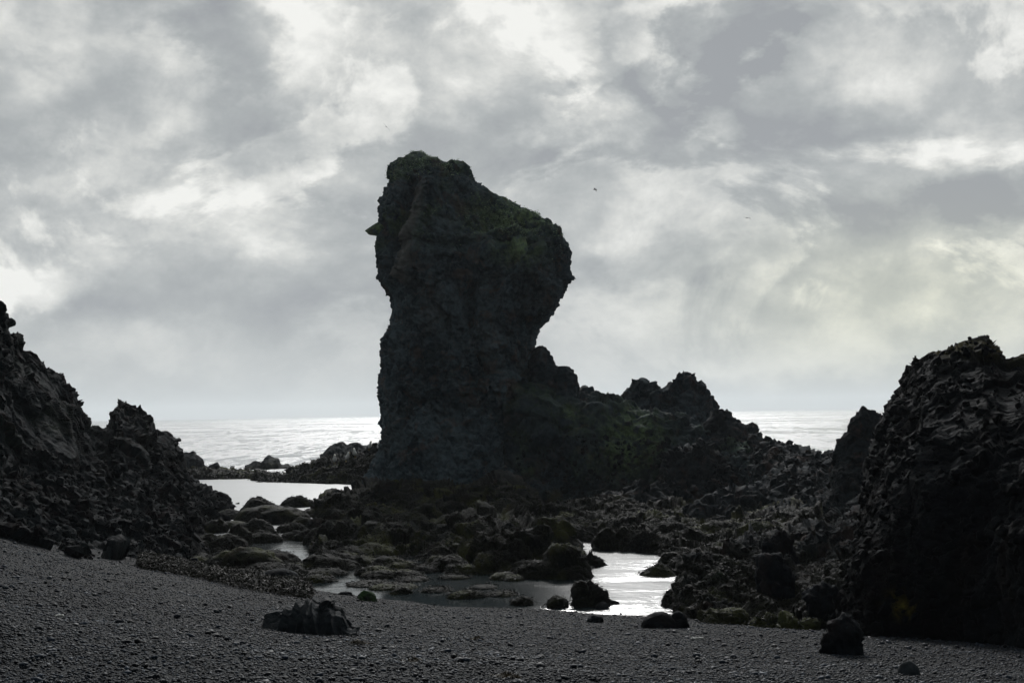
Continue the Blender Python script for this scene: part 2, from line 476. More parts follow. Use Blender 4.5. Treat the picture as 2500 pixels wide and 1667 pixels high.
def water_mat(name, kind):
    m, g = newmat(name)
    pos = g.n('ShaderNodeNewGeometry').outputs['Position']
    bs = g.n('ShaderNodeBsdfPrincipled')
    bs.inputs['Base Color'].default_value = (.012, .018, .020, 1)
    bs.inputs['IOR'].default_value = 1.33
    if kind == 'sea':
        p1 = g.vmath('MULTIPLY', pos, (.8, 1.0, 1))
        h = g.math('MULTIPLY', g.noise(p1, .22, 3, .5), .9)
        h = g.math('ADD', h, g.math('MULTIPLY', g.noise(p1, 1.1, 5, .65), .42))
        h = g.math('ADD', h, g.math('MULTIPLY', g.noise(p1, 4.5, 4, .65), .14))
        b1 = g.noise(g.vmath('MULTIPLY', pos, (1.2, .17, 1)), 1.0, 7, .74, .3)
        b2 = g.noise(g.vmath('MULTIPLY', pos, (.18, .03, 1)), 1.0, 6, .68, .4)
        b3 = g.noise(g.vmath('MULTIPLY', pos, (.006, .010, 1)), 1.0, 4, .6)
        pt = g.math('ADD', g.math('MULTIPLY', b1, .50), g.math('ADD', g.math('MULTIPLY', b2, .32), g.math('MULTIPLY', b3, .18)))
        rip = g.smooth(pt, .45, .53, 0, 1)                     # wind ruffled patches among slick ones
        g.set(bs.inputs['Roughness'], g.math('MULTIPLY_ADD', rip, .24, .12))
        st = g.math('MULTIPLY_ADD', rip, .9, .10)
        bp = g.n('ShaderNodeBump', ins={'Height': h, 'Strength': st}); bp.inputs['Distance'].default_value = 1.0
    else:
        p1 = g.vmath('MULTIPLY', pos, (.6, 1.0, 1))
        pat = g.smooth(g.noise(g.vmath('MULTIPLY', pos, (.35, .9, 1)), .55, 3, .5), .40, .62, .25, 1.0)
        h = g.math('ADD', g.math('MULTIPLY', g.noise(p1, 2.2, 3, .5), .10), g.math('MULTIPLY', g.noise(p1, 9.0, 4, .6), .045))
        g.set(bs.inputs['Roughness'], g.smooth(g.sep(pos)[1], 30, 42, .07, .36))
        g.set(bs.inputs['Roughness'], g.math('ADD', g.smooth(g.sep(pos)[1], 30, 42, .07, .36), g.smooth(g.sep(pos)[0], -.5, 2.0, 0, .17)))
        pat = g.math('MULTIPLY', pat, g.smooth(g.math('ADD', g.sep(pos)[0], g.math('MULTIPLY', g.math('SUBTRACT', g.sep(pos)[1], 23), -.35)), -.1, 2.6, .20, .85))
        bp = g.n('ShaderNodeBump', ins={'Height': h, 'Strength': pat}); bp.inputs['Distance'].default_value = 1.0
    g.set(bs.inputs['Normal'], bp.outputs[0])
    g.n('ShaderNodeOutputMaterial', ins={'Surface': bs.outputs[0]})
    return m

def sheet(name, x0, x1, y0, y1, z, mat, label):
    xs_ = np.linspace(x0, x1, 24); ys_ = y0 + (y1 - y0) * np.linspace(0, 1, 24) ** 2
    X_, Y_ = np.meshgrid(xs_, ys_, indexing='ij')
    o = mesh_from(name, np.stack([X_.ravel(), Y_.ravel(), np.full(X_.size, z)], 1), grid_faces(24, 24), mat, base=np.zeros(3))
    return tag(o, label, kind='structure')
sheet('sea', -9000, 9000, 71.5, 9000, 0.0, water_mat('sea_water', 'sea'), 'open sea glittering in the sun out to the horizon')
sheet('lagoon_water', -260, 260, 15, 71.5, 0.0, water_mat('pool_water', 'pool'), 'calm water of the lagoon and tide pools between the rocks')

# ------------------------------------------------------------------ the sea stack
ROWS = [(358, 1013, 1028), (363, 1006, 1040), (371, 993, 1066), (384, 976, 1126), (390, 968, 1142), (396, 962, 1146), (409, 961, 1151), (432, 961, 1162), (452, 958, 1189), (469, 947, 1206),
        (478, 938, 1240), (486, 934, 1254), (498, 924, 1278), (519, 920, 1307), (547, 922, 1345), (590, 919, 1378), (613, 919, 1393), (636, 918, 1388), (662, 924, 1387),
        (690, 932, 1389), (720, 950, 1370), (738, 957, 1360), (763, 953, 1347), (781, 951, 1334), (799, 950, 1315), (819, 943, 1313), (850, 935, 1312),
        (883, 934, 1309), (919, 933, 1308), (954, 926, 1312), (1013, 931, 1325), (1054, 932, 1335), (1087, 924, 1350), (1150, 908, 1375), (1200, 885, 1400), (1260, 860, 1420)]
def make_stack():
    Ys = 52.0
    R = np.array(ROWS, float)
    nz = 420
    pyv = np.linspace(R[0, 0], R[-1, 0], nz)
    pyv = R[0, 0] + (R[-1, 0] - R[0, 0]) * np.linspace(0, 1, nz)
    xl = np.interp(pyv, R[:, 0], R[:, 1]); xr = np.interp(pyv, R[:, 0], R[:, 2])
    nt = 560
    th = np.linspace(0, 2 * np.pi, nt, endpoint=False)
    G = np.zeros((nt, nz, 3))
    top = None
    for j in range(nz):
        L = at(xl[j], pyv[j], Ys); Rr = at(xr[j], pyv[j], Ys)
        cx, z = (L[0] + Rr[0]) / 2, (L[2] + Rr[2]) / 2
        rx = (Rr[0] - L[0]) / 2
        f = j / (nz - 1)
        # depth grows quickly below the top, swells at the head and again at the foot
        ry = min(3.0, .55 + 1.5 * math.sqrt(max(0, f) * 6)) if f < .3 else 3.0 + .3 * math.sin((f - .3) * 6)
        ry += 2.2 * max(0, f - .72) / .28
        ry = min(ry, rx * 1.25 + .15)
        c, s = np.cos(th), np.sin(th)
        n = 2.5
        G[:, j, 0] = cx + rx * np.sign(c) * np.abs(c) ** (2 / n)
        G[:, j, 1] = Ys + .2 + ry * np.sign(s) * np.abs(s) ** (2 / n)
        G[:, j, 2] = z + (Rr[2] - L[2]) / 2 * np.sign(c) * np.abs(c) ** (2 / n)
    Gs = G.copy()
    for _ in range(14):
        Gs = (np.roll(Gs, 1, 0) + 2 * Gs + np.roll(Gs, -1, 0)) / 4
        Gs[:, 1:-1] = (Gs[:, :-2] + 2 * Gs[:, 1:-1] + Gs[:, 2:]) / 4
    N = -grid_normals(Gs, True)
    # make sure they point outwards
    cen = np.array([G[:, :, 0].mean(), Ys, 0]); 
    chk = ((G - cen) * N)[..., :2].sum()
    if chk < 0: N = -N
    P = G.reshape(-1, 3); Nf = N.reshape(-1, 3)
    side = np.abs(Nf[:, 1]).clip(.0, 1)
    amp = .36 + .80 * side                      # less across the outline, more relief on the faces
    zz = P[:, 2]
    Q = P * np.array([1, 1, .55])
    D = .46 * facet(Q / 2.4, 3, 1.2) + .26 * fbm(P / 2.6, 3, 8)
    Qc = P * np.array([1, 1, .38]) + .2 * np.stack([vnoise(P / .9, 71), vnoise(P / .9, 72), vnoise(P / .9, 73)], 1)
    D += .22 * facet(Qc / .95, 29, .9, .16)
    Qf = P.copy(); Qf[:, 2] *= .28; Qf[:, 0] += .18 * P[:, 2]       # leaning flutes on the middle of the face
    mid = np.exp(-((zz - 6.3) / 1.7) ** 2)
    D += (.10 + .22 * mid) * facet(Qf / .55, 21, 1.1, .3)
    D += .14 * facet(P / .7, 44, 1.3) * (1 - .5 * mid) + .08 * facet(P / .32, 55, 1.2) + .05 * facet(P / .16, 58, 1.2) + .09 * fbm(P / .3, 4, 66, .65)
    D *= amp * np.clip((P[:, 2].max() - zz) / .9 + .25, 0, 1)
    D += (1 - side) * (.07 * facet(P / .38, 155, 1.3) + .03 * facet(P / .17, 158, 1.3) + .06 * fbm(P / .45, 4, 166, .65))
    D += .03 * (Nf[:, 0] < -.4) * np.clip((zz - at(1000, 715, Ys)[2]) / .5, 0, 1)
    D -= .10 * (Nf[:, 0] > .5) * np.exp(-((zz - at(1390, 660, Ys)[2]) / .7) ** 2)
    P[:, 2] -= .26 * np.clip((zz - at(1050, 470, Ys)[2]) / 1.4, 0, 1)
    # a dip between the two knobs of the crown
    kx0, kx1 = at(1086, 390, Ys)[0], at(1120, 385, Ys)[0]
    crown = np.clip((zz - at(1100, 415, Ys)[2]) / .3, 0, 1)
    P[:, 2] += crown * (-.22 * np.exp(-((P[:, 0] - kx0) / .22) ** 2) + .10 * np.exp(-((P[:, 0] - kx1) / .22) ** 2))
    # deep cleft on the left of the head with a smooth slab beside it
    front = Nf[:, 1] < -.1
    def xat(px, py): return at(px, py, 49.5)
    cl = np.array([xat(1003, 440), xat(985, 510), xat(962, 590), xat(946, 690)])
    xc = np.interp(zz, cl[::-1, 2], cl[::-1, 0])
    gate = np.clip((zz - cl[-1, 2] + .3) / .6, 0, 1) * np.clip((cl[0, 2] + .4 - zz) / .6, 0, 1) * front
    D -= .85 * gate * np.exp(-((P[:, 0] - xc) / .22) ** 2)
    D += .30 * gate * np.exp(-((P[:, 0] - xc - .75) / .5) ** 2)
    # ledge under the grassy shoulder on the right
    lz = xat(1250, 560)[2]; lx0, lx1 = xat(1140, 540)[0], xat(1370, 560)[0]
    sx = np.clip((P[:, 0] - lx0) / .5, 0, 1) * np.clip((lx1 - P[:, 0]) / .4, 0, 1) * front
    D += sx * (.45 * np.clip((lz - zz) / .35 + .5, 0, 1) * np.clip(1 - (lz - zz) / 3.0, 0, 1) - .35 * np.clip((zz - lz) / .4, 0, 1) * np.clip(1 - (zz - lz - .4) / 1.2, 0, 1))
    # undercut hollow at the neck on the right
    hx, hz = xat(1290, 820)[0], xat(1290, 820)[2]
    D -= .35 * front * np.exp(-((P[:, 0] - hx) / .6) ** 2 - ((zz - hz) / 1.3) ** 2)
    P2 = P + Nf * D[:, None]
    # crown cap
    Gp = P2.reshape(nt, nz, 3)
    fc = grid_faces(nt, nz, True)
    cap = Gp[:, 0].mean(0) + np.array([0, 0, .08])
    V = np.concatenate([P2, cap[None]])
    ci = len(P2)
    # moss: crown and the right shoulder
    N2 = grid_normals(Gp, True).reshape(-1, 3)
    s0 = xat(1250, 520)
    up = np.clip(N2[:, 2] * np.sign(chk if chk else 1), -1, 1)
    moss = np.clip((zz - xat(1200, 640)[2]) / 1.5, 0, 1) * np.clip(.05 + .75 * fbm(P / 1.0, 3, 77), 0, 1)
    moss = np.maximum(moss, .95 * np.exp(-((P[:, 0] - s0[0]) / 1.5) ** 2 - ((zz - s0[2]) / .75) ** 2) * np.clip(front + .3, 0, 1))
    pz = xat(1265, 625)
    moss = np.maximum(moss, .8 * np.exp(-((P[:, 0] - pz[0]) / .8) ** 2 - ((zz - pz[2]) / .4) ** 2) * front)
    moss = np.maximum(moss, np.clip((zz - xat(1050, 410)[2]) / .5, 0, 1) * .35)
    moss = np.append(moss, .6)
    V = np.concatenate([np.repeat(cap[None, None], nt, 0), Gp], 1).reshape(-1, 3)
    # lit slab beside the cleft, its light painted in, and paler patches lower down
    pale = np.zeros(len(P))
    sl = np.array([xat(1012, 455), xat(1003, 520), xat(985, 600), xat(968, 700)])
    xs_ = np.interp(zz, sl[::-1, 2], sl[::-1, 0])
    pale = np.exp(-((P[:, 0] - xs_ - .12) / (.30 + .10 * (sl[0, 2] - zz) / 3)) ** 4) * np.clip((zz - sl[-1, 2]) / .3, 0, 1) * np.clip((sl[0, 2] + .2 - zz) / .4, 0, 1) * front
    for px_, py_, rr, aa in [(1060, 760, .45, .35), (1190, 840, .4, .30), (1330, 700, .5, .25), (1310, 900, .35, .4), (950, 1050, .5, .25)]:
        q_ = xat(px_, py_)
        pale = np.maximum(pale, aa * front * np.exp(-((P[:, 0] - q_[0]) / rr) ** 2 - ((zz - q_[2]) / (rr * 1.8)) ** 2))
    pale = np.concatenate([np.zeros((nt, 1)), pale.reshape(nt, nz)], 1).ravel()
    mo = np.concatenate([np.full((nt, 1), .6), moss[:-1].reshape(nt, nz)], 1).ravel()
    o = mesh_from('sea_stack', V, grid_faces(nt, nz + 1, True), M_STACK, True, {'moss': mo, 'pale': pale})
    tag(o, 'tall dark basalt sea stack with a heavy overhanging head, standing highest in the centre', 'sea stack')
    return o, Gp, N2, mo
stack, SG, SN, SM = make_stack()

# grass tufts that grow on the crown and the right shoulder of the stack
def blades(name, pts, nrm, length, width, mat, seed=3, n_seg=2, droop=.5):
    r = np.random.default_rng(seed)
    n = len(pts)
    d = r.normal(size=(n, 3)); d[:, 2] = np.abs(d[:, 2]) * .6
    d = d / np.linalg.norm(d, axis=1, keepdims=True) + nrm * .8
    d /= np.linalg.norm(d, axis=1, keepdims=True)
    s = np.cross(d, r.normal(size=(n, 3))); s /= np.maximum(np.linalg.norm(s, axis=1, keepdims=True), 1e-6)
    L = length * r.uniform(.5, 1.3, (n, 1)); Wd = width * r.uniform(.6, 1.3, (n, 1))
    V = []
    for k in range(n_seg + 1):
        f = k / n_seg
        c = pts + d * L * f - np.array([0, 0, 1.0]) * L * droop * f * f
        wv_ = s * Wd * (1 - f * .8) * .5
        V += [c - wv_, c + wv_]
    V = np.stack(V, 1).reshape(-1, 3)
    q = 2 * (n_seg + 1)
    base = np.arange(n) * q
    fs = [np.stack([base + 2 * k, base + 2 * k + 1, base + 2 * k + 3, base + 2 * k + 2], 1) for k in range(n_seg)]
    return mesh_from(name, V, np.concatenate(fs), mat, True)

def simple_mat(name, c1, c2, scale=8, rough=.7, spec=.3, bump=0.0):
    m, g = newmat(name)
    pos = g.n('ShaderNodeNewGeometry').outputs['Position']
    f = g.smooth(g.noise(pos, scale, 5, .6), .35, .65)
    bs = g.n('ShaderNodeBsdfPrincipled', ins={'Base Color': g.mix(f, c1, c2)})
    bs.inputs['Roughness'].default_value = rough; bs.inputs['Specular IOR Level'].default_value = spec
    if bump:
        bp = g.n('ShaderNodeBump', ins={'Height': g.noise(pos, scale * 3, 5, .65)}); bp.inputs['Strength'].default_value = bump; bp.inputs['Distance'].default_value = .04
        g.set(bs.inputs['Normal'], bp.outputs[0])
    g.n('ShaderNodeOutputMaterial', ins={'Surface': bs.outputs[0]})
    return m
M_GRASS = simple_mat('stack_grass', (.10, .17, .085), (.26, .36, .21), 3)
def stack_grass():
    r = np.random.default_rng(5)
    P = SG.reshape(-1, 3); mo = SM.reshape(SG.shape[0], -1)[:, 1:].ravel()
    s0 = at(1265, 525, 49.5)
    wgt = np.exp(-((P[:, 0] - s0[0]) / 1.25) ** 2 - ((P[:, 2] - s0[2]) / .62) ** 2)
    wgt[P[:, 1] > 53] = 0
    t0 = at(1000, 420, 49.5)
    wgt = wgt + .07 * (P[:, 2] > t0[2]) 
    wgt *= np.clip(fbm(P / .6, 3, 12) * 2 + .6, 0, 1)
    idx = r.choice(len(P), 11000, p=wgt / wgt.sum())
    pts = P[idx] + r.normal(size=(len(idx), 3)) * .03
    o = blades('grass', pts, np.tile([0, -.3, .7], (len(idx), 1)), .075, .035, M_GRASS, 9)
    o['label'] = 'green grass on the sloping right shoulder and crown'
    o['kind'] = 'stuff'
    setparent(o, stack)
stack_grass()

# pointed spur on the stack's left side
def shard(name, P0, size, seed, mat, rot=(0, 0, 0), sub=4, amp=.18):
    V, Fc = ico(sub)
    V = V * np.array(size)
    D = amp * min(size) * (facet(V / (max(size) * .6) + seed, seed, 1.4) + .6 * fbm(V / (max(size) * .5) + seed, 3, seed))
    V = V + V / np.linalg.norm(V, axis=1, keepdims=True) * D[:, None]
    R_ = np.array(Euler(rot).to_matrix())
    V = V @ R_.T + np.array(P0)
    return V, Fc
def spur():
    a = at(930, 556, 51.6); tip = at(902, 572, 51.6)
    V, Fc = ico(4)
    V = V * np.array([.55, .38, .42])
    t = np.clip((-V[:, 0] + .55) / 1.1, 0, 1)
    V[:, 1:] *= (1.15 - t[:, None]) ** .8
    V[:, 0] -= .05; V[:, 2] -= t * .12
    V += .05 * fbm(V / .2, 3, 4)[:, None]
    o = mesh_from('spur', V + a, Fc, M_STACK, True, {'moss': np.full(len(V), .8)})
    o['label'] = 'small pointed mossy spur sticking out on the left'
    setparent(o, stack)
spur()

# ------------------------------------------------------------------ rock masses
def z0(px, py, Y): return at(px, py, Y)[2]
def moss_up(amount, zmin=-9):
    def f(P, N):
        n = fbm(P / 1.5, 3, 91)
        return {'moss': amount * np.clip(n * 1.5 + .2, 0, 1) * (P[:, 2] > zmin)}
    return f
def moss_spots(spots, base=.1):
    """spots = (px, py, Y, radius m, amount)"""
    def f(P, N):
        m = base * np.clip(fbm(P / 1.2, 3, 12) * 2 + .2, 0, 1)
        for px, py, Y_, r_, a_ in spots:
            c = at(px, py, Y_)
            m = np.maximum(m, a_ * np.exp(-((P[:, 0] - c[0]) ** 2 + (P[:, 2] - c[2]) ** 2) / r_ ** 2))
        return {'moss': m}
    return f

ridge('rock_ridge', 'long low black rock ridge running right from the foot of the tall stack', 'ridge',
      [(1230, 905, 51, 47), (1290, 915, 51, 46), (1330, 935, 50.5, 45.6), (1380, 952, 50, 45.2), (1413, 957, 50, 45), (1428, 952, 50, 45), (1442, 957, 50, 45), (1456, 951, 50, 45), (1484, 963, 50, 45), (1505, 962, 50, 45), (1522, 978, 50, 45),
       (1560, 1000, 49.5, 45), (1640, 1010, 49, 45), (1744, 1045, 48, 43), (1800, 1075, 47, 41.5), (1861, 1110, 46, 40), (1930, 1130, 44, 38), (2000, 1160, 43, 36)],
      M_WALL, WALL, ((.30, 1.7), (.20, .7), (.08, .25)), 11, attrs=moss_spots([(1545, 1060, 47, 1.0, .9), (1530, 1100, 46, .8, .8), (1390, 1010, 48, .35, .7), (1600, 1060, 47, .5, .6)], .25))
ridge('boulder', 'squared dark boulder leaning on the ridge beside the neck of the stack', 'boulder',
      [(1352, 960, 50.5, 49.2), (1356, 905, 50.5, 49.2), (1364, 893, 50.5, 49.2), (1383, 892, 50.5, 49.2), (1397, 903, 50.5, 49.2), (1408, 919, 50.5, 49.2), (1411, 945, 50.5, 49.2), (1414, 975, 50.5, 49.2)],
      M_WALL, DOME, ((.08, .9), (.05, .4), (.03, .15)), 12, zf=2.8, step=2.4)
ridge('boulder', 'rounded block lodged against the right side of the stack neck', 'boulder',
      [(1296, 900, 51, 49.6), (1306, 862, 51, 49.6), (1318, 853, 51, 49.6), (1334, 864, 51, 49.6), (1341, 874, 51, 49.6), (1350, 888, 51, 49.6), (1366, 900, 51, 49.6), (1372, 935, 51, 49.6)],
      M_WALL, DOME, ((.12, .9), (.08, .4), (.03, .15)), 13, zf=3.2, step=2.4)
ridge('crag', 'twin peaked black crag with a taller right summit on the ridge behind', 'crag',
      [(1505, 1010, 52, 49.5), (1522, 978, 52, 49.5), (1545, 955, 52, 49.5), (1560, 934, 52, 49.3), (1570, 938, 52, 49.3), (1583, 946, 52, 49.3), (1598, 938, 52, 49.3), (1612, 950, 52, 49.3), (1631, 943, 52, 49), (1650, 922, 52, 49),
       (1660, 910, 52, 49), (1677, 906, 52, 49), (1692, 913, 52, 49), (1701, 928, 52, 49), (1712, 940, 52, 49), (1723, 955, 52, 49), (1724, 965, 52, 49), (1738, 968, 52, 49), (1742, 985, 52, 49), (1744, 1018, 52, 49), (1748, 1050, 52, 49)],
      M_WALL, SLOPE, ((.26, 1.2), (.16, .5), (.08, .2)), 14, zf=1.5, step=2.4)
ridge('crag', 'steep pyramid shaped dark crag at the right end of the ridge', 'crag',
      [(1700, 1090, 47.5, 44), (1728, 1050, 47.5, 44), (1745, 1010, 47.5, 44), (1763, 1000, 47.5, 44), (1776, 1004, 47.5, 44), (1794, 1018, 47.5, 44), (1808, 1034, 47.5, 43.6), (1824, 1050, 47.5, 43.4), (1834, 1043, 47.5, 43.2), (1843, 1054, 47.5, 43.2),
       (1855, 1064, 47.5, 43), (1861, 1083, 47.5, 43), (1885, 1115, 47, 43)],
      M_RIDGE, SLOPE, ((.26, 1.2), (.16, .5), (.07, .2)), 15, zf=.3, step=2.6)
ridge('rock_knoll', 'humped rock knoll in front of the pyramid crag above the pool shelf', 'rock',
      [(1600, 1180, 44, 41.5), (1622, 1130, 44, 41.5), (1650, 1100, 44, 41.5), (1680, 1086, 44, 41.2), (1715, 1096, 44, 41), (1745, 1115, 44, 41), (1775, 1150, 43.5, 41), (1800, 1190, 43, 41)],
      M_RIDGE, SLOPE, ((.30, 1.1), (.16, .5), (.07, .2)), 16, zf=-.2, step=2.6)
ridge('rubble_slope', 'rubble covered saddle of dark rock dipping between the ridge and the right outcrop', 'rocky slope',
      [(1830, 1110, 45, 34), (1861, 1086, 44.5, 33), (1889, 1086, 44, 32), (1931, 1097, 43, 31), (1974, 1108, 42, 30), (2004, 1123, 41, 29), (2016, 1114, 40.5, 28.5), (2046, 1110, 39, 27), (2090, 1100, 38, 25), (2180, 1100, 36, 23), (2260, 1120, 34, 21.5)],
      M_RIDGE, SLOPE, ((.24, 1.5), (.15, .6), (.06, .25)), 17)
ridge('pinnacle', 'sharp pointed rock pinnacle standing left of the large right outcrop', 'pinnacle',
      [(2025, 1160, 34, 31.8), (2040, 1120, 34, 31.8), (2046, 1085, 34, 31.8), (2052, 1070, 34, 31.8), (2060, 1057, 34, 31.8), (2072, 1036, 34, 31.8), (2086, 1018, 34, 31.8), (2100, 1004, 34, 31.8), (2104, 992, 34, 31.8), (2110, 989, 34, 31.8), (2122, 1003, 34, 31.8),
       (2146, 1013, 34, 31.8), (2155, 1028, 34, 31.8), (2168, 1080, 34, 31.6), (2200, 1160, 34, 31.4)],
      M_RIDGE, SLOPE, ((.10, .9), (.07, .35), (.035, .14)), 18, zf=.2, step=2.4)

def cliff_attr(P, N):
    c = at(305, 1095, 33)
    return {'moss': .15 * np.clip(fbm(P / 1.0, 3, 9) * 2, 0, 1) * (P[:, 2] > 2.5)}
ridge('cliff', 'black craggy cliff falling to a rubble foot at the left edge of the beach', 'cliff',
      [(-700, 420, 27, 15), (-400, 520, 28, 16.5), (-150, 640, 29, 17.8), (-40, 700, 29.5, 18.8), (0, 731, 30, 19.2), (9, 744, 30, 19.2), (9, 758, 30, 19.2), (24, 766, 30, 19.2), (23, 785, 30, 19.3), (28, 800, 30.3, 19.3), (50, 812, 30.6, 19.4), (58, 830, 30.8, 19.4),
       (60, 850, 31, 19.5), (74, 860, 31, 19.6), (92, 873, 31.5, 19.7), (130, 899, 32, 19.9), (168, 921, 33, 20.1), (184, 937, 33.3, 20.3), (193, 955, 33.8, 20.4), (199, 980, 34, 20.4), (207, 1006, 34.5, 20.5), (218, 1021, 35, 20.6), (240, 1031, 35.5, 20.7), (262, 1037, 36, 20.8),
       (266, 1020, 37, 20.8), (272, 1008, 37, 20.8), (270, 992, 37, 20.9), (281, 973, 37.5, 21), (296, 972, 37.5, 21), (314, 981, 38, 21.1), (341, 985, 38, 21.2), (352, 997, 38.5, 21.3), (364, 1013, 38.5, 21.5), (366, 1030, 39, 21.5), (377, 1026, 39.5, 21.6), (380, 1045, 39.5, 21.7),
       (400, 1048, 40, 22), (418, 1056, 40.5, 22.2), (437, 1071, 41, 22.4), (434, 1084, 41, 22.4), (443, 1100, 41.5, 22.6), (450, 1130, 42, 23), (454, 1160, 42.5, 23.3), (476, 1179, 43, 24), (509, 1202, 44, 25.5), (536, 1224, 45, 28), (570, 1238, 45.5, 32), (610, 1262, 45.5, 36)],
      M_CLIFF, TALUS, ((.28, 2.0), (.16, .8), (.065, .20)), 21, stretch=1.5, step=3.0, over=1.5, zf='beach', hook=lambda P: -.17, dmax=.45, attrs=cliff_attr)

def out_attr(P, N):
    m = np.zeros(len(P))
    for px, py, Y_, r_, a_ in [(2290, 848, 21.6, .22, .35), (2440, 860, 20.4, .3, .3), (2222, 1490, 15.6, .11, .9)]:
        c = at(px, py, Y_)
        m = np.maximum(m, a_ * np.exp(-((P[:, 0] - c[0]) ** 2 + (P[:, 2] - c[2]) ** 2) / r_ ** 2))
    return {'moss': m}
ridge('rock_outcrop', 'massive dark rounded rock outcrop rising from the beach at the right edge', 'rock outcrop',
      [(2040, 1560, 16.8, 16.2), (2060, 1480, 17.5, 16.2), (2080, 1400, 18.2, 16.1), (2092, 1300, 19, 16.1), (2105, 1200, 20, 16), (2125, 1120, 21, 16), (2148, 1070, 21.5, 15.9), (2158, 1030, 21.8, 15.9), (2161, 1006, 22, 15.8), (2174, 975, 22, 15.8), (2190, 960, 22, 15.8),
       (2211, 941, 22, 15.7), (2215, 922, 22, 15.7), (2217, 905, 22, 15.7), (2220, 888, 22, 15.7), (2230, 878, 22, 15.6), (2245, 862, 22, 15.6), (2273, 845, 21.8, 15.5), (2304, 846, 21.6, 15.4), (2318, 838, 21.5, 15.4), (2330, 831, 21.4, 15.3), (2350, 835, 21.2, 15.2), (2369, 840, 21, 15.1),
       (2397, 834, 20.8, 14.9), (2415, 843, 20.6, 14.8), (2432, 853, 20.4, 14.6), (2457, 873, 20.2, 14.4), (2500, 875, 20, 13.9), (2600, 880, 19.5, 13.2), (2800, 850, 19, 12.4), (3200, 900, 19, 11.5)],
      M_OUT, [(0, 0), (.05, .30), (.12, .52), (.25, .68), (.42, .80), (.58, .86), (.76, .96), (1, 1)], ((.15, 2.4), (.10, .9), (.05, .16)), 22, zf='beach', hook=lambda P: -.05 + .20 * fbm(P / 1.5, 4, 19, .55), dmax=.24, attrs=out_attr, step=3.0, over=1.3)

# reefs between lagoon and sea
ridge('reef', 'low flat weed covered reef between the lagoon and the glittering sea', 'reef',
      [(400, 1165, 72, 69.5), (440, 1146, 72, 69.5), (470, 1138, 72, 69.5), (520, 1140, 72, 69.5), (560, 1145, 72, 69.5), (600, 1147, 72, 69.5), (630, 1149, 72, 69.5), (655, 1160, 72, 69.5), (662, 1174, 72, 69.5)],
      M_WEED, DOME, ((.12, 1.5), (.12, .5), (.06, .2)), 31, zf=-.3, step=2.4)
ridge('reef', 'higher weed strewn reef rising toward the left foot of the tall stack', 'reef',
      [(618, 1178, 68, 65.5), (628, 1160, 68, 65.5), (655, 1153, 68, 65.3), (690, 1156, 68, 65), (710, 1145, 68, 64.5), (760, 1128, 68, 63.6), (800, 1118, 68, 63), (850, 1108, 67, 62.5), (900, 1092, 66, 62), (950, 1085, 65, 61.5), (1000, 1085, 65, 61.5)],
      M_WEED, SLOPE, ((.25, 1.8), (.18, .6), (.10, .22)), 32, zf=-.3, step=2.2)
ridge('rock', 'two humped dark rock sitting on the reef left of the tall stack', 'rock',
      [(782, 1135, 70, 68), (786, 1112, 70, 68), (797, 1102, 70, 68), (806, 1089, 70, 68), (822, 1082, 70, 68), (835, 1076, 70, 68), (845, 1084, 70, 68), (858, 1081, 70, 68), (873, 1078, 70, 68), (888, 1090, 70, 68), (900, 1086, 70, 68), (915, 1092, 70, 68), (930, 1105, 70, 68), (935, 1130, 70, 68)],
      M_RIDGE, DOME, ((.12, 1.0), (.06, .5), (.03, .2)), 33, zf=.3, step=2.2)
ridge('skerry', 'small dark skerry alone in the sea beyond the low reef', 'skerry',
      [(594, 1146, 84, 82), (600, 1134, 84, 82), (615, 1128, 84, 82), (626, 1122, 84, 82), (638, 1128, 84, 82), (646, 1118, 84, 82), (656, 1113, 84, 82), (668, 1118, 84, 82), (680, 1119, 84, 82), (686, 1132, 84, 82), (712, 1137, 84, 82), (722, 1146, 84, 82)],
      M_RIDGE, DOME, ((.10, 1.0), (.06, .5), (.03, .2)), 34, zf=-.3, step=2.2)
ridge('boulder', 'rounded boulder at the left end of the low reef beside the cliff', 'boulder',
      [(440, 1150, 73, 71.5), (443, 1115, 73, 71.5), (450, 1104, 73, 71.5), (462, 1105, 73, 71.5), (472, 1101, 73, 71.5), (484, 1108, 73, 71.5), (494, 1114, 73, 71.5), (498, 1130, 73, 71.5), (502, 1150, 73, 71.5)],
      M_RIDGE, DOME, ((.10, 1.0), (.06, .5), (.03, .2)), 35, zf=-.2, step=2.2)
ridge('boulder', 'small boulder on the low reef to the right of the rounded one', 'boulder',
      [(508, 1148, 72.5, 71.6), (512, 1136, 72.5, 71.6), (522, 1131, 72.5, 71.6), (531, 1126, 72.5, 71.6), (536, 1136, 72.5, 71.6), (540, 1148, 72.5, 71.6)],
      M_RIDGE, DOME, ((.06, 1.0), (.04, .5), (.02, .2)), 36, zf=-.1, step=2.2)

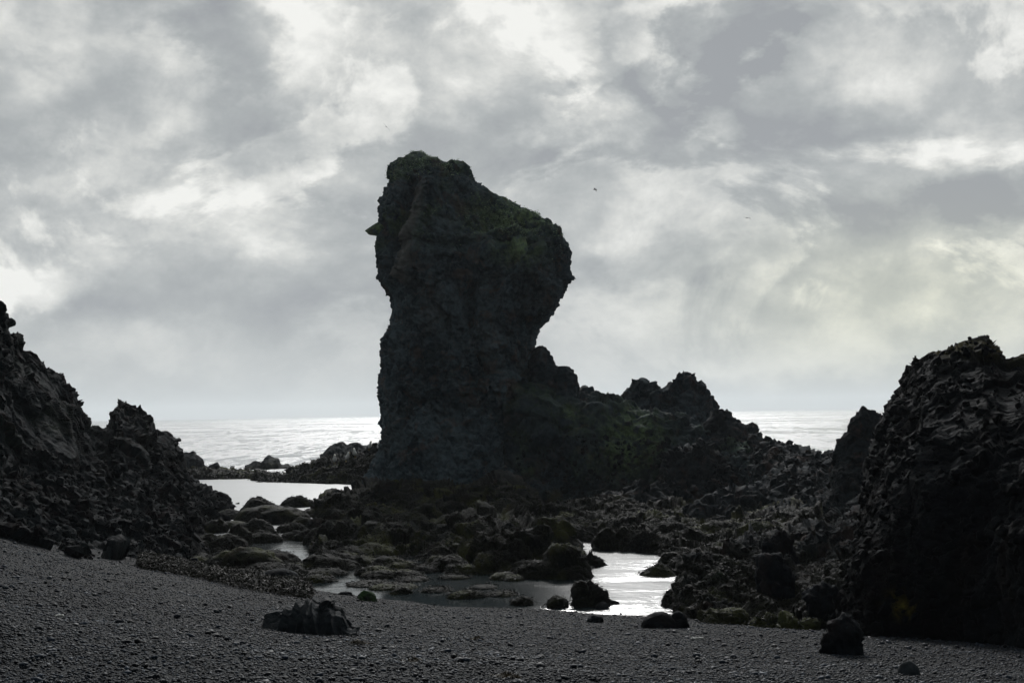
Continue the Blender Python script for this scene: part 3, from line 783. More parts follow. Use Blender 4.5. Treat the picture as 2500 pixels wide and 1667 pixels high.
# weed covered masses in front of the stack
ridge('stack_apron', 'broad jumble of black rock before the foot of the stack', 'rocks',
      [(770, 1262, 42, 36), (786, 1240, 41, 35), (793, 1222, 41, 34.5), (803, 1209, 41, 34.2), (818, 1205, 41, 34), (831, 1213, 41, 34), (848, 1205, 41, 34), (860, 1213, 41, 34), (880, 1200, 41.5, 34), (910, 1185, 42, 34), (950, 1185, 43, 34), (1010, 1205, 43, 34), (1070, 1195, 43, 33.5),
       (1130, 1200, 42, 33), (1185, 1185, 41, 32.5), (1215, 1170, 40, 32), (1270, 1178, 40, 32), (1300, 1205, 39.5, 32.5), (1312, 1240, 39, 33), (1325, 1280, 38, 34)],
      M_WEED, SLOPE, ((.32, 1.5), (.18, .6), (.06, .22)), 41, lump=.05, step=2.8, over=1.3)
ridge('weedy_rocks', 'low seaweed draped rocks between the small round pool and the beach', 'rocks',
      [(690, 1408, 30, 27.5), (740, 1388, 30.3, 27.2), (765, 1362, 30.6, 27.1), (790, 1325, 31, 27), (840, 1305, 32, 27), (900, 1292, 33, 27), (960, 1290, 33, 27.2), (1020, 1296, 33, 27.4), (1060, 1315, 32, 27.6), (1100, 1330, 31, 28), (1130, 1370, 30, 28.4)],
      M_WEED, SLOPE, ((.34, 1.2), (.20, .55), (.07, .2)), 42, lump=.06, step=2.8, over=1.3)
ridge('islet', 'craggy weed hung islet with water on its right and front sides', 'islet',
      [(1060, 1370, 30.5, 27.5), (1085, 1300, 31.5, 27), (1120, 1270, 32, 26.6), (1180, 1262, 32, 26.4), (1240, 1268, 32, 26.3), (1290, 1290, 31.5, 26.2), (1340, 1298, 31, 26), (1362, 1304, 31, 26), (1366, 1325, 30.5, 26), (1378, 1345, 30, 26), (1392, 1342, 29.5, 26), (1400, 1360, 29, 26), (1418, 1363, 28.6, 26), (1436, 1375, 28.3, 26), (1448, 1392, 28, 26), (1452, 1412, 27.6, 26.2)],
      M_WEED, SLOPE, ((.34, 1.1), (.22, .5), (.09, .2)), 43, lump=.05, step=2.6, over=1.3)
ridge('weedy_shelf', 'long weed covered rock shelf along the far side of the curving pool', 'rock shelf',
      [(1318, 1270, 39, 36.5), (1345, 1250, 39.5, 35), (1380, 1243, 40, 33.8), (1440, 1235, 40.5, 32.5), (1500, 1225, 41, 31.5), (1560, 1222, 41, 30.3), (1640, 1238, 40, 28.9), (1700, 1255, 38, 27.2), (1760, 1265, 36, 25.8), (1840, 1260, 35, 24.5), (1920, 1250, 34, 23.5), (2010, 1250, 32, 22)],
      M_WEED, [(0, 0), (.010, .45), (.03, .80), (.08, .95), (.3, 1.02), (.6, 1.0), (1, 1)], ((.26, 1.5), (.15, .6), (.05, .22)), 44, lump=.07, step=2.8, over=1.4)
ridge('rock', 'stepped black rock hump at the back of the weedy shelf near the hidden water', 'rock',
      [(1440, 1240, 41, 39.5), (1452, 1220, 41, 39.5), (1480, 1208, 41, 39.5), (1520, 1206, 41, 39.4), (1545, 1185, 41, 39.4), (1565, 1168, 41, 39.4), (1580, 1172, 41, 39.4), (1598, 1195, 41, 39.4), (1622, 1215, 41, 39.4), (1632, 1245, 41, 39.5)],
      M_RIDGE, SLOPE, ((.22, .9), (.14, .4), (.06, .18)), 45, zf=0, step=2.4)
ridge('rock', 'slanting black slab of rock above the right end of the weedy shelf', 'rock',
      [(1660, 1275, 37, 35), (1690, 1240, 37, 35), (1720, 1215, 37, 35), (1745, 1200, 37, 35), (1790, 1198, 37, 35), (1830, 1205, 37, 35), (1870, 1225, 37, 35), (1900, 1260, 36.5, 35)],
      M_RIDGE, SLOPE, ((.25, 1.0), (.16, .4), (.06, .18)), 46, zf=0, step=2.4)
ridge('near_rocks', 'tumbled weedy rocks at the right shore of the pool next to the beach', 'rocks',
      [(1672, 1525, 20.3, 19.4), (1674, 1470, 20.8, 19.3), (1682, 1410, 21.5, 19.2), (1700, 1375, 22.5, 19.0), (1740, 1352, 23.5, 18.8), (1790, 1345, 24, 18.6), (1840, 1340, 24.5, 18.4), (1880, 1330, 24.8, 18.2), (1940, 1318, 25, 17.8), (2000, 1300, 25, 17.4), (2060, 1290, 24, 17), (2140, 1290, 23, 16.6)],
      M_NEAR, SLOPE, ((.24, 1.0), (.15, .45), (.05, .16)), 47, zf='beach', lump=.03, step=2.8, over=1.3)

# ------------------------------------------------------------------ boulders
def boulder(px, top, base, wpx, mat, label, cat='boulder', name='boulder', zb=0.0, depth=1.0, kind='weed', seed=None, group=None, lean=0.0, sub=None, pointy=0.0, attrs=None, rot=None):
    """px centre, top and base rows and width in the view; base rests on height zb"""
    seed = seed if seed is not None else int(px * 7 + base)
    if group: top = top + (base - top) * .12; wpx *= 1.12
    c = at_z(px, base, zb)
    Yc = c[1]
    wm = wpx / F * Yc; hm = max(.05, (base - top) / F * Yc)
    Yc2 = Yc + wm * depth * .42
    c = np.array([c[0] * Yc2 / Yc, Yc2, zb])
    hm = max(.04, at(px, top, Yc2)[2] - zb) * .92
    s = sub or (5 if wpx > 75 else 4)
    V0, Fc = ico(s)
    V = V0.copy()
    p = 1.0 if kind != 'block' else .8
    V = np.sign(V) * np.abs(V) ** p
    r_ = random.Random(seed)
    a = (r_.uniform(-.4, .4) if rot is None else rot)
    V[:, 2] = np.where(V[:, 2] > 0, V[:, 2], V[:, 2] * .5)
    if pointy: V[:, :2] *= (1 - pointy * np.clip(V[:, 2], 0, 1))[:, None]
    V[:, 0] += lean * np.clip(V[:, 2], 0, 1)
    V = V * np.array([wm / 2, wm * depth / 2, hm])
    q = V / max(wm, .2) * 2.2 + seed * .37
    if kind == 'weed':
        D = .26 * fbm(q * .8, 3, seed) + .12 * facet(q * 1.1, seed, .9, .4) + .05 * fbm(q * np.array([4, 4, 2]), 3, seed + 3, .6, True) + .05 * facet(q * 3.2, seed + 5, 1.1)
    elif kind == 'smooth':
        D = .14 * fbm(q * .8, 2, seed) + .02 * fbm(q * 4, 3, seed)
    else:
        D = .20 * facet(q * .8, seed, 1.2) + .09 * fbm(q, 3, seed) + .08 * facet(q * 2.2, seed + 7, 1.2) + .025 * facet(q * 6, seed + 17, 1.2)
    D *= min(wm, hm * 1.6) * .8
    Nn = V0
    V = V + Nn * D[:, None]
    ca, sa = math.cos(a), math.sin(a)
    V = np.stack([V[:, 0] * ca - V[:, 1] * sa * .5, V[:, 0] * sa * .5 + V[:, 1] * ca, V[:, 2]], 1)
    P = V + c
    A = attrs(P) if attrs else {}
    o = mesh_from(name, P, Fc, mat, True, A)
    return tag(o, label, cat, group)

def bz(px, py):
    """height of the beach where the view ray through (px, py) meets it"""
    d = ray(px, py)
    t = np.linspace(3, 40, 4000) / d[1]
    pts = CAM + d * t[:, None]
    below = pts[:, 2] < beach_z(pts[:, 0], pts[:, 1])
    k = np.argmax(below) if below.any() else 0
    return pts[k, 2] if below.any() else 0.0

gmoss = lambda v: (lambda P: {'moss': np.full(len(P), v)})
# lagoon shore (unique ones)
boulder(640, 1213, 1262, 120, M_WEED, 'peaked brown boulder at the near edge of the lagoon, left of the domed one', depth=.8, pointy=.35, lean=-.2)
boulder(727, 1209, 1238, 80, M_WEED, 'smooth domed boulder standing in the near edge of the lagoon', depth=.7)
boulder(760, 1240, 1262, 60, M_WEED, 'small olive topped boulder in the lagoon edge under the domed boulder')
boulder(505, 1188, 1250, 110, M_CLIFF, 'angular block at the tip of the left cliff where it meets the lagoon', kind='block', depth=.8)
boulder(510, 1196, 1198, 34, M_WEED, 'thin dark rock just breaking the lagoon surface near the left cliff', 'rock', 'rock', depth=.5, kind='smooth')
o_ = bpy.data.objects[-1] if False else None
# the pool and beach edge (unique ones)
boulder(678, 1386, 1425, 112, M_BARE, 'long flat wet boulder with a shiny reddish top at the beach edge', zb=bz(678, 1425) * .5, depth=.7, kind='smooth', rot=-.15, lean=.1)
boulder(845, 1443, 1454, 36, M_BARE, 'small flat brown slab lying on shingle below the thin pools', zb=bz(845, 1454), depth=.6, kind='block', rot=.25)
boulder(898, 1438, 1466, 50, M_BARE, 'small block covered with bright green algae on the beach', zb=bz(898, 1466), depth=.8, kind='block', attrs=gmoss(.45), pointy=.2, lean=-.3)
boulder(978, 1430, 1464, 60, M_WEED, 'round dark boulder at the water edge with a smaller hump at its right', zb=bz(978, 1464), depth=.9)
boulder(1024, 1446, 1465, 56, M_WEED, 'low hairy hump of rock right beside the round dark boulder', zb=bz(1024, 1465), depth=.9)
boulder(1138, 1437, 1461, 100, M_WEED, 'low flat weedy rock awash in the dark front pool', depth=.7)
boulder(1275, 1455, 1474, 60, M_WEED, 'small weedy rock at the shingle edge left of the triangular boulder', zb=.02, depth=.8)
boulder(1362, 1452, 1480, 62, M_WEED, 'low weedy rock tucked against the left foot of the triangular boulder', zb=.02, depth=.8)
boulder(1438, 1400, 1484, 102, M_WEED, 'big triangular black boulder standing at the edge of the bright pool', kind='block', pointy=.5, lean=.12, depth=.9, zb=-.02)
boulder(1470, 1468, 1486, 34, M_BARE, 'small black stone at the right foot of the triangular boulder', zb=0, kind='smooth')
boulder(1608, 1371, 1407, 98, M_WEED, 'low peaked rock alone in the middle of the bright pool', pointy=.55, lean=.1, depth=.8, zb=0)
boulder(1650, 1430, 1482, 74, M_WEED, 'shaggy weed covered boulder in the pool near its right shore', depth=1)
boulder(1612, 1488, 1534, 96, M_BARE, 'smooth black double humped boulder on the beach below the pool', zb=bz(1612, 1534), kind='smooth', depth=.8)
boulder(1655, 1485, 1534, 56, M_BARE, 'leaning black stone at the right side of the double humped boulder', zb=bz(1655, 1534), kind='smooth', depth=.8, pointy=.3)
boulder(1452, 1502, 1519, 40, M_BARE, 'small half buried pale edged stone in the shingle below the pool', zb=bz(1452, 1519), kind='block', depth=.8)
boulder(2058, 1502, 1602, 84, M_BARE, 'knobbly undercut dark boulder in shade before the right outcrop', zb=bz(2058, 1604), kind='block', depth=.9, pointy=-.12)
M_EGG = rock_mat('grey_stone', dark=(.012, .016, .019), light=(.040, .048, .055), rust_amt=.1, rough=.8, bump=.3)
boulder(2219, 1604, 1650, 56, M_EGG, 'smooth grey egg shaped stone lying on the shingle at lower right', zb=bz(2219, 1650), kind='smooth', depth=.9, pointy=-.05)
# the near field on the right (unique ones)
boulder(1895, 1356, 1450, 100, M_BARE, 'large round topped bare boulder in the middle of the right hand rocks', zb=.35, kind='block', depth=.8)
boulder(1908, 1284, 1390, 90, M_BARE, 'tall gabled bare boulder behind the large round topped one', zb=.5, kind='block', pointy=.45, depth=.8)
boulder(1855, 1269, 1302, 58, M_WEED, 'rusty brown tufted boulder at the back of the right hand rocks', zb=.6, attrs=lambda P: {'moss': np.zeros(len(P))})
boulder(1770, 1480, 1545, 120, M_NEAR, 'dark undercut weedy block at the beach edge left of the green patched stones', zb=.15, kind='block')
boulder(1865, 1495, 1555, 90, M_NEAR, 'tilted brown slab leaning in the front row of the right hand rocks', zb=.18, kind='block', rot=-.5)
boulder(1928, 1500, 1556, 70, M_NEAR, 'green algae patched stone in the front row of the right hand rocks', zb=.2, kind='block', attrs=gmoss(.9))
boulder(1972, 1508, 1552, 64, M_NEAR, 'pale green algae stone next to the knobbly undercut boulder', zb=.22, kind='block', attrs=gmoss(.7))
boulder(1832, 1530, 1560, 50, M_BARE, 'small pointed bare stone at the foot of the right hand rocks', zb=.12, kind='block', pointy=.5)
boulder(2010, 1420, 1500, 80, M_BARE, 'grey sided block wedged between the right hand rocks and the outcrop', zb=.4, kind='block')
boulder(1752, 1395, 1470, 90, M_NEAR, 'weed hung corner block with a green face above the pool', zb=.2, kind='weed', attrs=gmoss(.5))
boulder(1292, 1284, 1396, 150, M_WEED, 'tallest craggy block in the middle of the islet', kind='block', depth=.8, zb=0)
boulder(1215, 1278, 1392, 120, M_WEED, 'broad craggy block on the left half of the islet', kind='block', depth=.8, zb=0)
boulder(1382, 1328, 1412, 112, M_WEED, 'craggy block sloping to the bright pool at the right end of the islet', kind='block', depth=.8, zb=0, pointy=.3)
boulder(935, 1262, 1345, 170, M_WEED, 'large black weedy hump between the stack foot and the small round pool', kind='block', depth=.7, zb=0)
boulder(1080, 1255, 1330, 140, M_WEED, 'wide black weedy hump below the centre of the stack', kind='block', depth=.7, zb=0)
boulder(820, 1262, 1340, 110, M_WEED, 'dark weedy block just right of the small round pool', kind='block', depth=.8, zb=0)
# seaweed covered boulders, many alike
G1 = 'rounded weed covered boulders between the left cliff and the small pool'
L1 = 'rounded weed covered boulder between the left cliff and the small round pool'
for (px, top, base, wd) in [(660, 1225, 1280, 160), (700, 1235, 1275, 110), (575, 1268, 1290, 60), (625, 1262, 1320, 110), (585, 1278, 1330, 62), (555, 1298, 1345, 90), (645, 1290, 1325, 90), (712, 1268, 1300, 70), (742, 1262, 1290, 60),
                            (700, 1258, 1275, 56), (712, 1292, 1318, 52), (752, 1288, 1320, 62), (770, 1258, 1295, 50), (560, 1240, 1268, 70), (530, 1262, 1300, 60), (610, 1330, 1400, 150), (668, 1335, 1385, 130), (715, 1366, 1396, 84),
                            (500, 1290, 1345, 90), (460, 1300, 1350, 80), (640, 1365, 1405, 120), (700, 1375, 1410, 90), (730, 1385, 1415, 60), (590, 1300, 1325, 50), (545, 1345, 1400, 110), (480, 1345, 1390, 110), (600, 1385, 1425, 70)]:
    boulder(px, top, base, wd, M_WEED, L1, group=G1, depth=random.uniform(.8, 1.1))
G2 = 'weed draped boulders in front of the stack'
L2 = 'weed draped boulder between the tall stack and the beach, left of the islet'
for (px, top, base, wd) in [(800, 1275, 1330, 100), (850, 1265, 1330, 110), (790, 1345, 1395, 120), (830, 1330, 1385, 120), (870, 1320, 1365, 110), (918, 1312, 1360, 110), (825, 1360, 1392, 110), (790, 1382, 1408, 110), (880, 1352, 1385, 100), (930, 1332, 1358, 100),
                            (955, 1355, 1395, 90), (985, 1362, 1400, 100), (915, 1375, 1405, 90), (940, 1385, 1412, 110), (990, 1388, 1412, 80), (1030, 1372, 1398, 80), (1045, 1310, 1350, 80), (1070, 1350, 1385, 80), (1010, 1320, 1350, 90), (1065, 1280, 1320, 80),
                            (1100, 1300, 1350, 90), (1130, 1290, 1345, 80), (1160, 1310, 1380, 90), (1100, 1345, 1395, 90), (1130, 1370, 1402, 80), (960, 1420, 1440, 110), (900, 1415, 1432, 100), (780, 1400, 1422, 80), (1040, 1225, 1275, 80), (1100, 1215, 1270, 80), (1005, 1404, 1420, 80), (1180, 1424, 1438, 64), (1065, 1430, 1446, 70), (1225, 1440, 1456, 70), (1110, 1400, 1414, 70),
                            (1000, 1240, 1290, 90), (940, 1225, 1280, 90), (890, 1225, 1290, 90), (1160, 1230, 1290, 90)]:
    boulder(px, top, base, wd, M_WEED, L2, group=G2, depth=random.uniform(.8, 1.1), zb=0.0 if base > 1300 else .15)
G3 = 'weed hung lumps on the islet'
L3 = 'weed hung lump of rock on the islet left of the bright curving pool'
for (px, top, base, wd) in [(1200, 1330, 1400, 90), (1250, 1300, 1400, 110), (1320, 1310, 1370, 90), (1300, 1355, 1412, 110), (1350, 1360, 1412, 80), (1405, 1376, 1414, 70), (1215, 1290, 1350, 90), (1230, 1392, 1415, 60), (1255, 1400, 1418, 50), (1330, 1335, 1380, 60)]:
    boulder(px, top, base, wd, M_WEED, L3, group=G3, depth=random.uniform(.8, 1.1))
G4 = 'weed covered rocks along the far shore of the curving pool'
L4 = 'weed covered rock in the row along the far shore of the curving pool'
for (px, top, base, wd) in [(1385, 1268, 1322, 70), (1345, 1255, 1305, 90), (1478, 1282, 1342, 60), (1545, 1292, 1345, 76), (1640, 1335, 1378, 60), (1672, 1346, 1390, 70), (1705, 1330, 1395, 90), (1430, 1232, 1262, 70),
                            (1570, 1255, 1300, 90), (1640, 1270, 1320, 90), (1700, 1290, 1350, 90), (1750, 1310, 1365, 90), (1800, 1300, 1350, 90), (1760, 1262, 1310, 90), (1840, 1300, 1345, 70)]:
    boulder(px, top, base, wd, M_WEED, L4, group=G4, depth=random.uniform(.8, 1.1), zb=0 if base > 1320 else .2)

# ------------------------------------------------------------------ flowed rock on the beach
def flow_rock():
    global FLOW
    c0 = at_z(752, 1548, bz(752, 1548)); Yf = c0[1]
    FLOW = np.array([c0[0], Yf + .26, c0[2]])
    def folds(P):
        # drooping flow folds that run down and outwards over the rock
        u = (P[:, 0] - c0[0]) / .3
        ang = u * 9 + 1.2 * np.sin(u * 3 + 1) + (P[:, 2] - c0[2]) * 9 * np.sign(u + .15)
        return .055 * (1 - np.abs(np.sin(ang))) ** 1.3 - .05 * np.exp(-((u - .33) / .10) ** 2) * (P[:, 1] < Yf + .3)
    Y2 = Yf + .38
    st = [(px, py, Y2, Yf + .02 + .1 * abs(px - 752) / 95) for px, py in
          [(636, 1545), (652, 1538), (664, 1516), (680, 1500), (700, 1492), (722, 1480), (738, 1476), (756, 1474), (775, 1469), (792, 1472), (803, 1484), (812, 1490), (820, 1486), (830, 1488), (840, 1506), (850, 1526), (866, 1544)]]
    ridge('lava_rock', 'half buried folded lava rock with drooping flow ridges alone on the shingle', 'rock', st,
          rock_mat('flow_rock', dark=(.002, .003, .004), light=(.016, .021, .025), rust=(.014, .012, .011), rust_amt=.5, rough=.75, bump=.4),
          [(0, 0), (.04, .35), (.14, .62), (.4, .82), (.75, .96), (1, 1)], ((.035, .35), (.018, .13), (.006, .05)), 61, zf=c0[2] - .12, back=.3, step=1.3, hook=folds)
flow_rock()

# ------------------------------------------------------------------ pebbles
def pebbles():
    r = np.random.default_rng(11)
    V0, Fc0 = ico(1)
    out_v, out_f, tone = [], [], []
    nv = 0
    def scatter(n, y0, y1, smin, smax, seed):
        nonlocal nv
        r = np.random.default_rng(seed)
        # density follows nearness so that every pixel gets a few stones
        y = y0 * (y1 / y0) ** r.random(n)
        half = .40 * y + .6
        x = r.uniform(-1, 1, n) * half
        z = beach_z(x, y) + beach_rough(x, y)
        keep = z > -.12
        fr = FLOW; keep &= ((x - fr[0]) / .35) ** 2 + ((y - fr[1]) / .36) ** 2 > 1
        x, y, z = x[keep], y[keep], z[keep]; n = len(x)
        s = smin * (smax / smin) ** (r.random(n) ** 1.7) * .5
        dim = np.stack([s * r.uniform(.8, 1.5, n), s * r.uniform(.8, 1.3, n), s * r.uniform(.4, .8, n)], 1)
        a = r.uniform(0, 2 * np.pi, n); t = r.normal(0, .3, n)
        V = V0[None] * (1 + r.uniform(-.16, .16, (n, len(V0), 1))) * dim[:, None, :]
        ct, st = np.cos(t)[:, None], np.sin(t)[:, None]
        Xr, Zr = V[..., 0] * ct - V[..., 2] * st, V[..., 0] * st + V[..., 2] * ct
        ca, sa = np.cos(a)[:, None], np.sin(a)[:, None]
        Xx, Yy = Xr * ca - V[..., 1] * sa, Xr * sa + V[..., 1] * ca
        P = np.stack([Xx + x[:, None], Yy + y[:, None], Zr + (z + dim[:, 2] * r.uniform(-.1, .8, n))[:, None]], -1)
        out_v.append(P.reshape(-1, 3))
        out_f.append((Fc0[None] + (np.arange(n) * len(V0))[:, None, None] + nv).reshape(-1, 3))
        pn = np.stack([x * .8, y * 1.4, z * 0], 1)
        tn = r.random(n) * (.80 + .35 * fbm(pn, 3, 6)) - .22 * np.clip((.28 - z) / .25, 0, 1)
        tone.append(np.repeat(np.clip(tn, 0, 1), len(V0)))
        nv += n * len(V0)
    scatter(250000, 6.2, 26, .008, .028, 1)
    scatter(6000, 6.2, 26, .025, .065, 2)
    m, g = newmat('pebble')
    t = g.n('ShaderNodeAttribute', attribute_name='tone').outputs['Fac']
    ramp = g.n('ShaderNodeValToRGB'); g.set(ramp.inputs[0], t)
    cr = ramp.color_ramp
    st = [(0, (.0012, .0020, .0034)), (.45, (.0050, .0080, .0132)), (.78, (.0155, .0235, .036)), (.93, (.055, .070, .092)), (1.0, (.16, .17, .18))]
    while len(cr.elements) < len(st): cr.elements.new(.5)
    for e_, (p_, c_) in zip(cr.elements, st): e_.position = p_; e_.color = (*c_, 1)
    bs = g.n('ShaderNodeBsdfPrincipled', ins={'Base Color': ramp.outputs[0]}); bs.inputs['Roughness'].default_value = .62; bs.inputs['Specular IOR Level'].default_value = .07
    g.n('ShaderNodeOutputMaterial', ins={'Surface': bs.outputs[0]})
    o = mesh_from('pebbles', np.concatenate(out_v), np.concatenate(out_f), m, True, {'tone': np.concatenate(tone)}, base=np.zeros(3))
    tag(o, 'black and grey rounded pebbles covering the beach', kind='stuff')
pebbles()

# ------------------------------------------------------------------ seaweed and rubble
def ray_ground(pxs, pys, zs):
    return np.array([at_z(a, b, z) for a, b, z in zip(pxs, pys, zs)])

def sample_surface(objs, n, seed, zmax=1.0, zmin=-.02, nzmin=.0):
    r = np.random.default_rng(seed)
    Ps, Ns = [], []
    for o in objs:
        me = o.data; k = len(me.vertices)
        P = np.empty(k * 3, np.float32); me.vertices.foreach_get('co', P); P = P.reshape(-1, 3) + np.array(o.location)
        N = np.empty(k * 3, np.float32); me.vertices.foreach_get('normal', N) if hasattr(me.vertices[0], 'normal') else None
        Ps.append(P); Ns.append(N.reshape(-1, 3))
    P = np.concatenate(Ps); N = np.concatenate(Ns)
    wz = fbm(P / 1.3, 2, 7)
    ok = (P[:, 2] < zmax + .5 * wz) & (P[:, 2] > zmin) & (N[:, 2] > nzmin) & (N[:, 1] < .75) & (P[:, 2] > beach_z(P[:, 0], P[:, 1]))
    P, N = P[ok], N[ok]
    i = r.choice(len(P), n)
    return P[i] + r.normal(size=(n, 3)) * .02, N[i]

by = lambda *names: [o for o in bpy.data.objects if o.type == 'MESH' and o.name.split('.')[0] in names and not o.parent]
def chunks(name, label, objs, n, smin, smax, mat, seed, zmax=2.6):
    """loose angular fragments lying on the rock"""
    r = np.random.default_rng(seed)
    P, N = sample_surface(objs, n, seed, zmax)
    V0, F0 = ico(1)
    s_ = smin * (smax / smin) ** (r.random(n) ** 3) * .5
    dim = s_[:, None] * r.uniform(.5, 1.4, (n, 3))
    V = np.sign(V0) * np.abs(V0) ** .75
    V = V[None] * (1 + r.uniform(-.28, .28, (n, len(V0), 1))) * dim[:, None, :]
    q = r.normal(size=(n, 4)); q /= np.linalg.norm(q, axis=1, keepdims=True)
    a, b, c, d = q.T
    Rm = np.stack([1 - 2 * (c * c + d * d), 2 * (b * c - a * d), 2 * (b * d + a * c), 2 * (b * c + a * d), 1 - 2 * (b * b + d * d), 2 * (c * d - a * b),
                   2 * (b * d - a * c), 2 * (c * d + a * b), 1 - 2 * (b * b + c * c)], 1).reshape(n, 3, 3)
    V = np.einsum('nij,nkj->nki', Rm, V) + P[:, None, :]
    Fc = (F0[None] + (np.arange(n) * len(V0))[:, None, None]).reshape(-1, 3)
    o = mesh_from(name, V.reshape(-1, 3), Fc, mat, False)
    return tag(o, label, kind='stuff')
kn = chunks('nodules', 'small rock nodules standing out of the face', by('rock_outcrop'), 5000, .03, .16, M_OUT, 30, 5)
setparent(kn, by('rock_outcrop')[0])
chunks('scree', 'angular black scree on the foot of the left cliff', by('cliff'), 9000, .03, .24, M_CLIFF, 31, 2.2)
chunks('scree', 'broken black rubble on the saddle and ridge foot', by('rubble_slope', 'rock_ridge', 'rock_knoll'), 4500, .05, .26, M_RIDGE, 32, 2.2)
chunks('scree', 'small broken stones among the right hand rocks and ledges', by('near_rocks', 'weedy_shelf', 'stack_apron'), 4500, .03, .15, M_NEAR, 33, 1.2)

M_SEAWEED = simple_mat('seaweed', (.002, .0024, .0018), (.0105, .012, .0085), 6, .7, .08)
def seaweed(label, objs, n, ln_, wd_, seed, zmax=1.0):
    P, N = sample_surface(objs, n, seed, zmax)
    o = blades('seaweed', P, N * .5 + np.array([0, -.4, 0]), ln_, wd_, M_SEAWEED, seed, 3, 1.0)
    tag(o, label, kind='stuff')
seaweed('brown seaweed hanging over the rocks on both sides of the pools', [o for o in by('stack_apron', 'weedy_rocks', 'islet', 'weedy_shelf')], 46000, .15, .016, 3, .9)
seaweed('brown seaweed fringing the rounded boulders around the pools', [o for o in by('boulder') if o.data.materials[0].name.startswith(('weed_rock', 'near'))], 30000, .12, .014, 4, 1.2)
seaweed('tangled seaweed on the rocks at the right shore of the pool', [o for o in by('near_rocks')], 14000, .11, .012, 5, .8)
seaweed('seaweed lying over the reefs in front of the sea', [o for o in by('reef')], 9000, .22, .05, 6, 1.4)

def weed_bank():
    # drift of weed between the cliff foot and the shingle
    r = np.random.default_rng(8); n = 26000
    px = r.uniform(340, 760, n); e = np.interp(px, [340, 450, 560, 680, 760], [1378, 1396, 1422, 1444, 1452])
    py = e - np.abs(r.normal(0, 1, n)) * np.interp(px, [340, 450, 650, 760], [6, 26, 32, 6]) + r.normal(0, 2, n)
    d = (RMn @ np.stack([(px - W / 2) / F, -(py - H / 2) / F, -np.ones(n)])).T
    y = 19.0 + np.zeros(n)
    for _ in range(30):
        x = d[:, 0] / d[:, 1] * y
        y = y * .5 + .5 * ((np.maximum(beach_z(x, y), 0) + .05 - 3) / (d[:, 2] / d[:, 1]))
    x = d[:, 0] / d[:, 1] * y
    P = np.stack([x, y, np.maximum(beach_z(x, y), 0) + r.uniform(0, .16, n)], 1)
    m = simple_mat('drift_weed', (.003, .003, .0018), (.0145, .0145, .008), 5, .7, .08)
    o = blades('drift_weed', P, np.tile([0, -.2, .5], (n, 1)), .11, .02, m, 12, 3, .9)
    tag(o, 'bank of drift seaweed between the cliff foot and the shingle', kind='stuff')
weed_bank()

M_PALE = simple_mat('bleached', (.30, .30, .28), (.55, .55, .52), 30, .6, .3)
M_TUFT = simple_mat('tuft', (.012, .008, .003), (.05, .035, .012), 20, .7, .2)
def bleached(px, py, wpx, n, label, seed):
    c = at_z(px, py, bz(px, py)); wm = wpx / F * c[1]
    r = np.random.default_rng(seed); Vs, Fs, k = [], [], 0
    root_z = beach_z(c[0], c[1]) + .012
    V0, F0 = ico(2)
    # one ragged bleached fragment: a lumpy ridge of joined knobs
    for i in range(n):
        f = (i + .5) / n - .5
        V = V0 * (1 + .3 * fbm(V0 * 2 + i, 2, seed + i))[:, None] * np.array([wm / n * .95, .012, .010 + .006 * r.random()])
        Vs.append(V + np.array([c[0] + f * wm, c[1] + r.normal(0, .006), root_z + r.uniform(0, .010)])); Fs.append(F0 + k); k += len(V0)
    o = mesh_from('shell', np.concatenate(Vs), np.concatenate(Fs), M_PALE, True)
    tag(o, label, 'shell')
bleached(145, 1508, 19, 5, 'white broken shell lying on the shingle at the left', 3)
bleached(1702, 1562, 26, 6, 'pale shell fragments on the shingle below the right hand rocks', 4)
def tuft(px, py, wpx, label, seed):
    c = at_z(px, py, bz(px, py)); wm = wpx / F * c[1]
    r = np.random.default_rng(seed); n = 260
    p = r.normal(size=(n, 2)) * wm * .3
    x, y = c[0] + p[:, 0], c[1] + p[:, 1] * .8
    P = np.stack([x, y, beach_z(x, y) + .012 + r.uniform(0, .03, n) * np.exp(-(p ** 2).sum(1) / (wm * .3) ** 2)], 1)
    o = blades('seaweed_tuft', P, np.tile([0, -.2, .4], (n, 1)), .05, .008, M_TUFT, seed, 3, .8)
    tag(o, label, 'seaweed')
tuft(876, 1572, 34, 'yellowish seaweed scrap on the shingle right of the folded lava rock', 5)
tuft(1010, 1618, 36, 'rusty brown seaweed scrap on the shingle near the bottom centre', 6)
tuft(1165, 1563, 22, 'small dark red seaweed scrap on the shingle below the round boulder', 7)
tuft(1240, 1655, 44, 'brown seaweed scrap at the bottom edge of the view', 8)

# ------------------------------------------------------------------ gulls
M_GW = simple_mat('gull_white', (.62, .62, .60), (.72, .72, .70), 5)
M_GG = simple_mat('gull_grey', (.10, .10, .11), (.16, .16, .17), 5)
def tube(path, rad, seg=10):
    path = np.array(path, float); n = len(path)
    T = np.gradient(path, axis=0); T /= np.linalg.norm(T, axis=1, keepdims=True)
    up = np.array([0, 0, 1.0]); V = []
    for p, t, r_ in zip(path, T, rad):
        a = np.cross(t, up); a = a / (np.linalg.norm(a) + 1e-9) if np.linalg.norm(a) > 1e-3 else np.array([1.0, 0, 0])
        b = np.cross(a, t)
        for k in range(seg):
            th = 2 * math.pi * k / seg
            V.append(p + r_ * (math.cos(th) * a + math.sin(th) * b))
    fc = [[i * seg + k, i * seg + (k + 1) % seg, (i + 1) * seg + (k + 1) % seg, (i + 1) * seg + k] for i in range(n - 1) for k in range(seg)]
    return np.array(V), np.array(fc)
